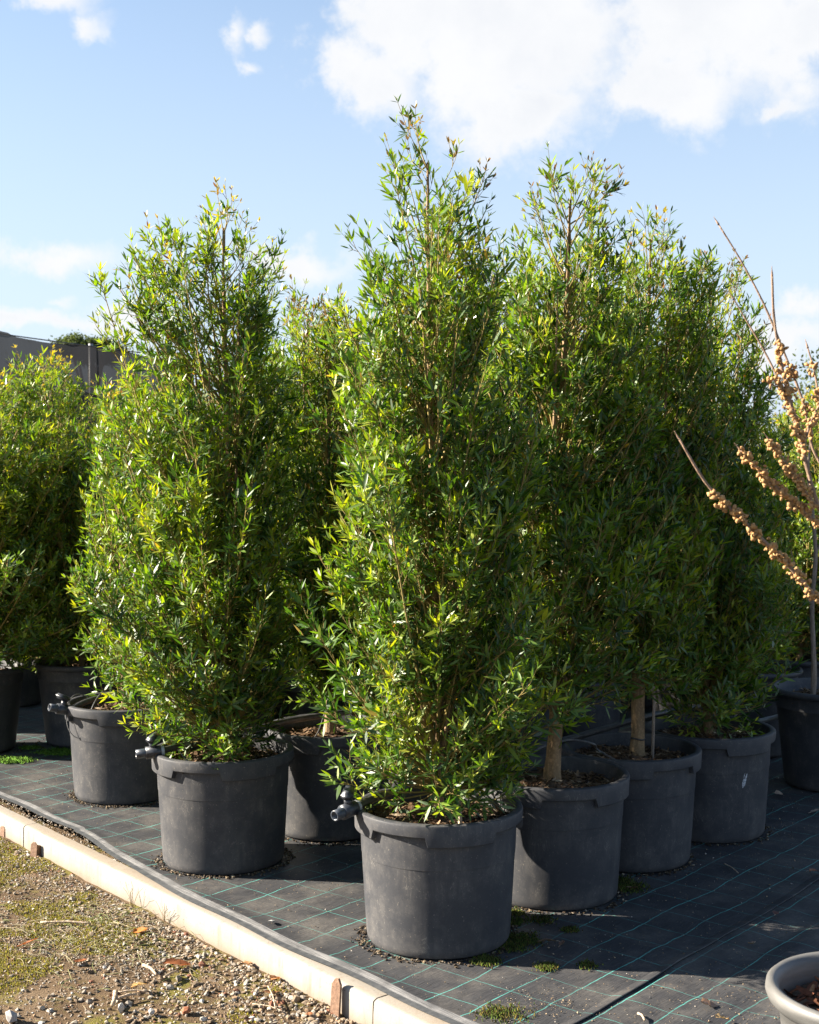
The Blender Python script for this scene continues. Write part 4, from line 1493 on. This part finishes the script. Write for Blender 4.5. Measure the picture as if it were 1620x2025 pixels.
MOSS = [(3, (.22, .20, .025)), (3, (.14, .13, .02)), (2.5, (.30, .26, .03)), (2, (.17, .11, .03))]
xy, s, v = on_path(150000, vmax=1.6)
f_ = fbm2(xy[:, 0] * 2.4, xy[:, 1] * 2.4, 43, 4) + .5 * fbm2(xy[:, 0] * 11, xy[:, 1] * 11, 44, 2) + .55 * np.clip((v - .55) / .6, -1, 1)
keep = f_ > .30
xy = xy[keep]
tufts('moss', xy, gravel_z(xy[:, 0], xy[:, 1]) + .001, rg.uniform(.005, .013, len(xy)) * (1 + .5 * np.clip(f_[keep] - .6, 0, 1)), pick(rg, len(xy), MOSS), 'olive and yellow green moss spread over the soil path')

# dead grass strands over the moss
n = 420
c0 = ground_pt(170, 1850, -.12)
st = np.column_stack([c0.x + rg.normal(0, .28, n), c0.y + rg.normal(0, .26, n), np.full(n, -.112)])
st = np.vstack([st, np.column_stack([on_path(260)[0], np.full(260, -.115)])])
n = len(st)
an = rg.uniform(0, 6.28, n)
ln = rg.uniform(.03, .13, n)
d3 = np.stack([np.cos(an), np.sin(an), rg.uniform(0, .35, n)], -1)
side = np.stack([-np.sin(an), np.cos(an), np.zeros(n)], -1) * rg.normal(0, .35, (n, 1))
tt = np.linspace(0, 1, 5)[None, :, None]
P = st[:, None] + d3[:, None] * ln[:, None, None] * tt + side[:, None] * ln[:, None, None] * tt ** 2 - np.array([0, 0, .30]) * ln[:, None, None] * tt ** 2
V, F = tubes(P, np.full((n, 5), .0011), 3)
tag(ob('dead_grass', mesh_np('dead_grass', V, F, np.repeat(pick(rg, n, [(3, (.42, .36, .24)), (2, (.30, .30, .14)), (1, (.22, .26, .10))]), 15, 0)), 'moss'), 'fine pale dead grass strands strewn over moss', 'grass', kind='stuff')

# wiry weeds against the kerb face
for i, (px, py, hgt, lab) in enumerate([(262, 1795, .13, 'wiry dry weed against the kerb, furthest left of two'), (325, 1822, .11, 'wiry dry weed against the kerb with dark seed heads')]):
    g = ground_pt(px, py, -.122)
    n = 9
    an = rg.uniform(-.6, .6, n) + math.atan2(KN[1], KN[0]) + PI / 2 * rg.choice([-1, 1], n)
    P = np.zeros((n, 5, 3))
    tt = np.linspace(0, 1, 5)
    for q in range(n):
        hh_ = hgt * rg.uniform(.5, 1.1)
        P[q, :, 0] = np.cos(an[q]) * tt ** 1.4 * hh_ * rg.uniform(.2, .8) + rg.normal(0, .004, 5)
        P[q, :, 1] = np.sin(an[q]) * tt ** 1.4 * hh_ * rg.uniform(.2, .8) + rg.normal(0, .004, 5)
        P[q, :, 2] = tt * hh_
    V, F = tubes(P, np.full((n, 5), .0009), 3)
    tag(ob('dry_weed', mesh_np('dry_weed', V, F, np.full((len(V), 3), (.20, .15, .07))), 'moss', None, g), lab, 'weed', 'dry weeds at the kerb')


# fallen dry leaves: curled blades with a stalk
def dry_leaf(label, p, L, W, yaw, c, seed, curl=.35, group='fallen dry leaves'):
    r2 = np.random.default_rng(seed)
    nu, nv_ = 9, 5
    u = np.linspace(0, 1, nu)
    v = np.linspace(-1, 1, nv_)
    wd = np.sin(np.clip(u, 0, 1) ** .8 * PI) ** .75 * W * .5
    X = np.repeat((u - .5)[:, None] * L, nv_, 1)
    Yy = wd[:, None] * v[None]
    Z = curl * (np.abs(v)[None] ** 1.6) * wd[:, None] + .10 * L * np.sin(u * 4 + seed)[:, None] * .5 + r2.normal(0, .0022, (nu, nv_)) + .004
    Z = Z - Z.min() + .001
    me = grid_mesh('dry_leaf', X, Yy, Z)
    at = me.attributes.new('tint', 'FLOAT_COLOR', 'POINT')
    cc = np.ones((nu * nv_, 4), np.float32)
    cc[:, :3] = np.array(c) * r2.uniform(.75, 1.15, (nu * nv_, 1))
    at.data.foreach_set('color', cc.ravel())
    o = tag(ob('dry_leaf', me, 'dry_leaf', None, p), label, 'leaf', group)
    o.rotation_euler = (r2.normal(0, .15), r2.normal(0, .15), R(yaw))
    q = L * .5
    st_ = ob('stalk', tube_mesh('stalk', [(-q, 0, Z[0, 2]), (-q - L * .12, .003, Z[0, 2] + .002), (-q - L * .25, .006, Z[0, 2] - .001)], .0011, .0008, 5, 6), 'wood', o)
    return o


rust, tan, brown, pale = (.30, .11, .045), (.42, .26, .13), (.16, .085, .05), (.50, .38, .27)
GZ = -.112
for i, (px, py, L, W, yaw, c, z, lab) in enumerate([
    (350, 1910, .125, .060, 15, rust, GZ, 'large curled rust brown leaf on the gravel near the kerb'),
    (160, 1902, .060, .028, 20, rust, GZ, 'small red brown leaf on the moss'),
    (278, 1842, .075, .045, 5, (.45, .17, .04), GZ, 'orange brown leaf pieces near the foot of the kerb'),
    (55, 1867, .10, .022, 10, rust, GZ, 'narrow red brown leaf lying on the mossy left side'),
    (118, 1912, .040, .036, 70, pale, GZ, 'pale round dry leaf standing on the moss'),
    (275, 1952, .075, .040, 40, (.52, .36, .15), GZ, 'yellowish split leaf beside the sticks'),
    (545, 1938, .065, .050, 60, (.42, .20, .08), GZ, 'orange curled leaf standing against the kerb'),
    (490, 1908, .070, .030, -40, (.33, .17, .08), GZ, 'striped brown leaf under the kerb face'),
    (535, 1965, .080, .030, 35, (.36, .18, .09), GZ, 'folded brown leaf among pale stalks'),
    (612, 2008, .035, .025, 0, (.30, .13, .06), GZ, 'small brown leaf just left of the near peg'),
    (490, 2018, .050, .028, 80, (.12, .06, .045), GZ, 'dark leaf scrap at the bottom edge'),
    (228, 1990 - 20, .05, .03, 20, brown, GZ, 'brown leaf scrap under the sticks'),
    (1080, 1865, .085, .034, 165, (.20, .13, .095), .012, 'dull brown leaf on the mat right of the nearest pot'),
    (1112, 1867, .040, .026, 60, (.19, .11, .075), .012, 'small brown leaf beside the dull brown one'),
    (1402, 1988, .085, .045, 20, (.38, .25, .17), .020, 'crumpled tan leaf on the sunlit mat near the grey pot'),
    (1487, 1867, .045, .034, 110, (.34, .24, .18), .020, 'tan leaf propped up on the shaded mat'),
    (1533, 1808, .038, .030, 80, (.20, .10, .08), .020, 'small dark red leaf scrap on the mat'),
    (1610, 1725, .060, .034, 20, (.30, .13, .07), .020, 'rust leaf on the mat at the right edge'),
    (1540, 1571, .055, .040, 0, (.36, .27, .20), .020, 'pale brown leaf in front of the dark pot at right'),
    (1428, 2018, .060, .045, 20, (.42, .29, .14), .020, 'ochre leaf at the bottom edge of the mat'),
    (1266, 1738, .030, .012, 60, (.28, .10, .05), .012, 'red brown leaf sliver by the third pot'),
    (1252, 1757, .045, .012, 0, (.24, .14, .08), .012, 'thin brown leaf on moss between the pots'),
]):
    dry_leaf(lab, ground_pt(px, py, z), L, W, yaw, c, i + 1)
dry_leaf('pair of pale leaves fallen beside the grey shaded pot', ground_pt(1612, 1605, .02), .07, .04, 30, (.33, .26, .2), 91)

# sticks
for i, (pa, pb, r_, z, lab) in enumerate([
    ((80, 1824), (180, 1826), .0055, -.108, 'thin straight stick on the moss'),
    ((228, 1962), (222, 1988), .011, -.105, 'short thick upright stick stub on the moss'),
    ((232, 1975), (270, 1966), .007, -.104, 'stick piece leaning on the stub'),
    ((234, 1962), (290, 1960), .004, -.102, 'thin stick above the stub'),
    ((283, 1908), (310, 1928), .008, -.105, 'pale broken stick near the large rust leaf'),
    ((325, 1932), (350, 1920), .006, -.105, 'second pale stick beside the large rust leaf'),
    ((1262, 2004), (1275, 2018), .005, .020, 'short pale stick on the sunlit mat'),
    ((1432, 1708), (1460, 1726), .0035, .016, 'dark twig on the mat behind the third pot'),
    ((500, 1985), (560, 2000), .003, -.105, 'pale stalk lying across the pebbles'),
    ((530, 1950), (545, 1995), .003, -.10, 'pale bent stalk by the kerb pebbles'),
]):
    a, b = ground_pt(*pa, z), ground_pt(*pb, z)
    mid_ = a.lerp(b, .5) + Vector((.004, .006, .004))
    tag(ob('stick', tube_mesh('stick', [Vector(), mid_ - a, b - a], r_, r_ * .75, 7, 10, wob=.10, seed=i), 'wood', None, a), lab, 'stick', 'dead sticks on the ground')

# dirt rings round pot feet, crumbs on the mats, moss by the pots
pos, szs = [], []
for k_, amt in (('A', 520), ('B', 560), ('C', 420), ('D', 300), ('E', 260), ('F', 360), ('G', 620), ('I', 200), ('H', 200)):
    x, y = POS[k_]
    th = rg.uniform(0, 2 * PI, amt)
    rr_ = .322 + np.abs(rg.normal(0, .022, amt)) + .03 * np.clip(np.sin(th * 2 + x * 5), 0, 1) * rg.random(amt)
    pos.append(np.column_stack([x + rr_ * np.cos(th), y + rr_ * np.sin(th), np.full(amt, .008)]))
    szs.append(rg.uniform(.003, .009, amt))
pos, szs = np.vstack(pos), np.concatenate(szs)
pos[:, 2] = mat_z(pos[:, 0], pos[:, 1]) + .008
tag(ob('soil_crumbs', scatter_stones('soil_crumbs', pos, szs, pick(rg, len(pos), [(4, (.05, .033, .02)), (2, (.10, .07, .04)), (1, (.24, .18, .11)), (.6, (.34, .28, .2))]), rg), 'stone'), 'dark soil crumbs ringed round the feet of the pots', 'soil', kind='stuff')
n = 8000
xy = np.column_stack([rg.uniform(-2.6, 3.2, n), rg.uniform(4.9, 9.6, n)])
inside = ((xy - np.array([-1.2, 6.80])) @ KN) > .05
d_ok = np.ones(n, bool)
for k_ in 'ABCDEFG':
    d_ok &= np.hypot(xy[:, 0] - POS[k_][0], xy[:, 1] - POS[k_][1]) > .335
xy = xy[inside & d_ok]
c1 = ground_pt(1075, 1990)
extra = np.column_stack([c1.x + rg.normal(0, .12, 260), c1.y + rg.normal(0, .10, 260)])
c2 = ground_pt(1500, 2000)
extra2 = np.column_stack([c2.x + rg.normal(0, .22, 200), c2.y + rg.normal(0, .12, 200)])
xy = np.vstack([xy, extra, extra2])
sz = rg.uniform(.0010, .0038, len(xy)) * np.where(rg.random(len(xy)) < .06, 2.0, 1)
tag(ob('mat_crumbs', scatter_stones('mat_crumbs', np.column_stack([xy, mat_z(xy[:, 0], xy[:, 1]) + .0095]), sz, pick(rg, len(xy), [(3, (.36, .27, .17)), (2, (.20, .14, .08)), (1, (.07, .05, .03)), (.8, (.5, .45, .38))]), rg, small=True), 'stone'), 'tan crumbs and grit scattered over the weed mat', 'grit', kind='stuff')

GREEN = [(3, (.07, .11, .018)), (2, (.12, .15, .025)), (3, (.035, .045, .012)), (2, (.15, .12, .03)), (2, (.06, .045, .02))]
pp = []
for (px, py, r_, n) in [(1030, 1858, .075, 900), (1012, 1872, .05, 400), (962, 1898, .05, 700), (1083, 1910, .035, 700), (1240, 1752, .075, 900), (1225, 1740, .05, 400), (1018, 1822, .04, 300), (1070, 1818, .06, 260), (1128, 1838, .03, 200), (1163, 1908, .035, 200), (1000, 2005, .09, 320), (970, 2000, .05, 160), (1015, 1805, .05, 300)]:
    g = ground_pt(px, py, .01)
    pp.append(np.column_stack([g.x + rg.normal(0, r_ * .55, n), g.y + rg.normal(0, r_ * .55, n)]))
pp = np.vstack(pp)
tufts('pot_moss', pp, mat_z(pp[:, 0], pp[:, 1]) + .009, rg.uniform(.006, .018, len(pp)), pick(rg, len(pp), GREEN), 'green moss cushions on the weed mat beside the pots', .6)
pp = []
for (px, py, r_, n) in [(120, 1488, .12, 900), (20, 1505, .12, 900), (60, 1478, .06, 200)]:
    g = ground_pt(px, py, .01)
    pp.append(np.column_stack([g.x + rg.normal(0, r_ * .6, n), g.y + rg.normal(0, r_ * .35, n)]))
pp = np.vstack(pp)
tufts('bright_weeds', pp, mat_z(pp[:, 0], pp[:, 1]) + .009, rg.uniform(.012, .03, len(pp)), pick(rg, len(pp), [(3, (.10, .22, .03)), (2, (.16, .28, .04)), (1, (.07, .13, .02))]), 'bright green low weeds at the feet of the far left pots', 1.2)

# small white chip on the sunlit mat and white scuff on the last pot
g = ground_pt(539, 1821, .016)
me = scatter_stones('white_chip', np.array([[0, 0, 0.0]]), np.array([.022]), np.array([[.62, .6, .57]]), np.random.default_rng(12), .4, .2)
tag(ob('white_chip', me, 'stone', None, g), 'small white stone chip on the sunlit mat left of nearest pot', 'stone')

# ================================================================== BACKGROUND
# shade cloth screen on posts
fence = thing('shade_cloth_screen', 'tall grey shade cloth screen beyond the trees on the left', 'screen', (0, 0, 0))
fa, fb = Vector((-6.4, 11.0, 0)), Vector((-3.3, 20.7, 0))
u = np.linspace(0, 1, 60)
vv = np.linspace(0, 1, 16)
U, Vv = np.meshgrid(u, vv, indexing='ij')
bul = .05 * np.sin(U * 40) * Vv + .03 * np.sin(U * 90 + Vv * 5)
X = fa.x + (fb.x - fa.x) * U + .95 * bul
Y = fa.y + (fb.y - fa.y) * U - .3 * bul
Z = -.1 + 3.73 * Vv - .05 * np.abs(np.sin(U * PI * 4)) * Vv
ob('cloth', grid_mesh('cloth', X, Y, Z), 'cloth', fence)
hw = 2.75 + .24 * np.exp(-((u - .68) / .10) ** 2) - .12 * np.exp(-((u - .5) / .08) ** 2)
X2 = X + .12
Z2 = -.1 + (hw[:, None] + .1) * Vv
lo = ob('lower_cloth', grid_mesh('lower_cloth', X2, Y - .05, Z2), 'cloth2', fence)
tag(lo, 'black doubled cloth along the lower part')
for i in range(5):
    f = .02 + i * .24
    p = fa.lerp(fb, f)
    ob('post', tube_mesh('post', [(p.x - .12, p.y, -.15), (p.x - .12, p.y, 1.8), (p.x - .12, p.y, 3.66)], .03, .03, 10, 6), 'post', fence)
ob('top_wire', tube_mesh('top_wire', [fa + Vector((0, 0, 3.63)), fa.lerp(fb, .5) + Vector((0, 0, 3.60)), fb + Vector((0, 0, 3.63))], .008, .008, 6, 30), 'hose', fence)


def far_tree(label, x, y, h, rx, rz, zc, seed, n=5200, colr=((.05, .075, .03), (.09, .12, .045))):
    r2 = np.random.default_rng(seed)
    root = thing('far_tree', label, 'tree', (x, y, -.16), 0, 'distant trees beyond the nursery')
    tr = ob('trunk', tube_mesh('trunk', [(0, 0, -.1), (.1, 0, zc * .5), (0, .1, zc)], .22, .09, 10, 12, wob=.05), 'bark', root)
    cl = 46
    cc = norm(r2.standard_normal((cl, 3))) * r2.uniform(.35, 1, (cl, 1)) * np.array([rx, rx, rz]) + np.array([0, 0, zc])
    for i in range(6):
        ob('branch', tube_mesh('branch', [(0, 0, zc * .55), tuple(cc[i] * .5 + np.array([0, 0, zc * .3])), tuple(cc[i])], .07, .02, 6, 8), 'bark', tr)
    ci = r2.integers(0, cl, n)
    pos = cc[ci] + r2.normal(0, 1, (n, 3)) * np.array([rx, rx, rz]) * .17
    d = norm(r2.standard_normal((n, 3)))
    nr = r2.standard_normal((n, 3))
    nr = norm(nr - (nr * d).sum(1, keepdims=True) * d)
    L = r2.uniform(.05, .11, n)
    V = leaf_lite(pos, d, nr, L, L * .45, r2.uniform(0, .2, n))
    F = (LITE_F[None] + (np.arange(n) * 6)[:, None, None]).reshape(-1, 3)
    c = np.array(colr[0]) + (np.array(colr[1]) - np.array(colr[0])) * r2.random((n, 1))
    cr = ob('crown', mesh_np('crown', V.reshape(-1, 3), F, np.repeat(c, 6, 0)), 'needle', root)
    cr['kind'] = 'stuff'


p = at_depth(178, 690, 38)
far_tree('rounded distant tree above the shade cloth screen', p.x, p.y, 6, .82, .40, p.z + .12, 61, 16000)
p = at_depth(40, 800, 30)
far_tree('distant tree seen dimly through the grey shade cloth', p.x, p.y, 5, 1.2, 1.0, p.z, 62, 2500)
p = at_depth(1640, 800, 26)
far_tree('distant tree low behind the right edge', p.x, p.y, 5, 1.3, 1.0, p.z, 63, 3000)
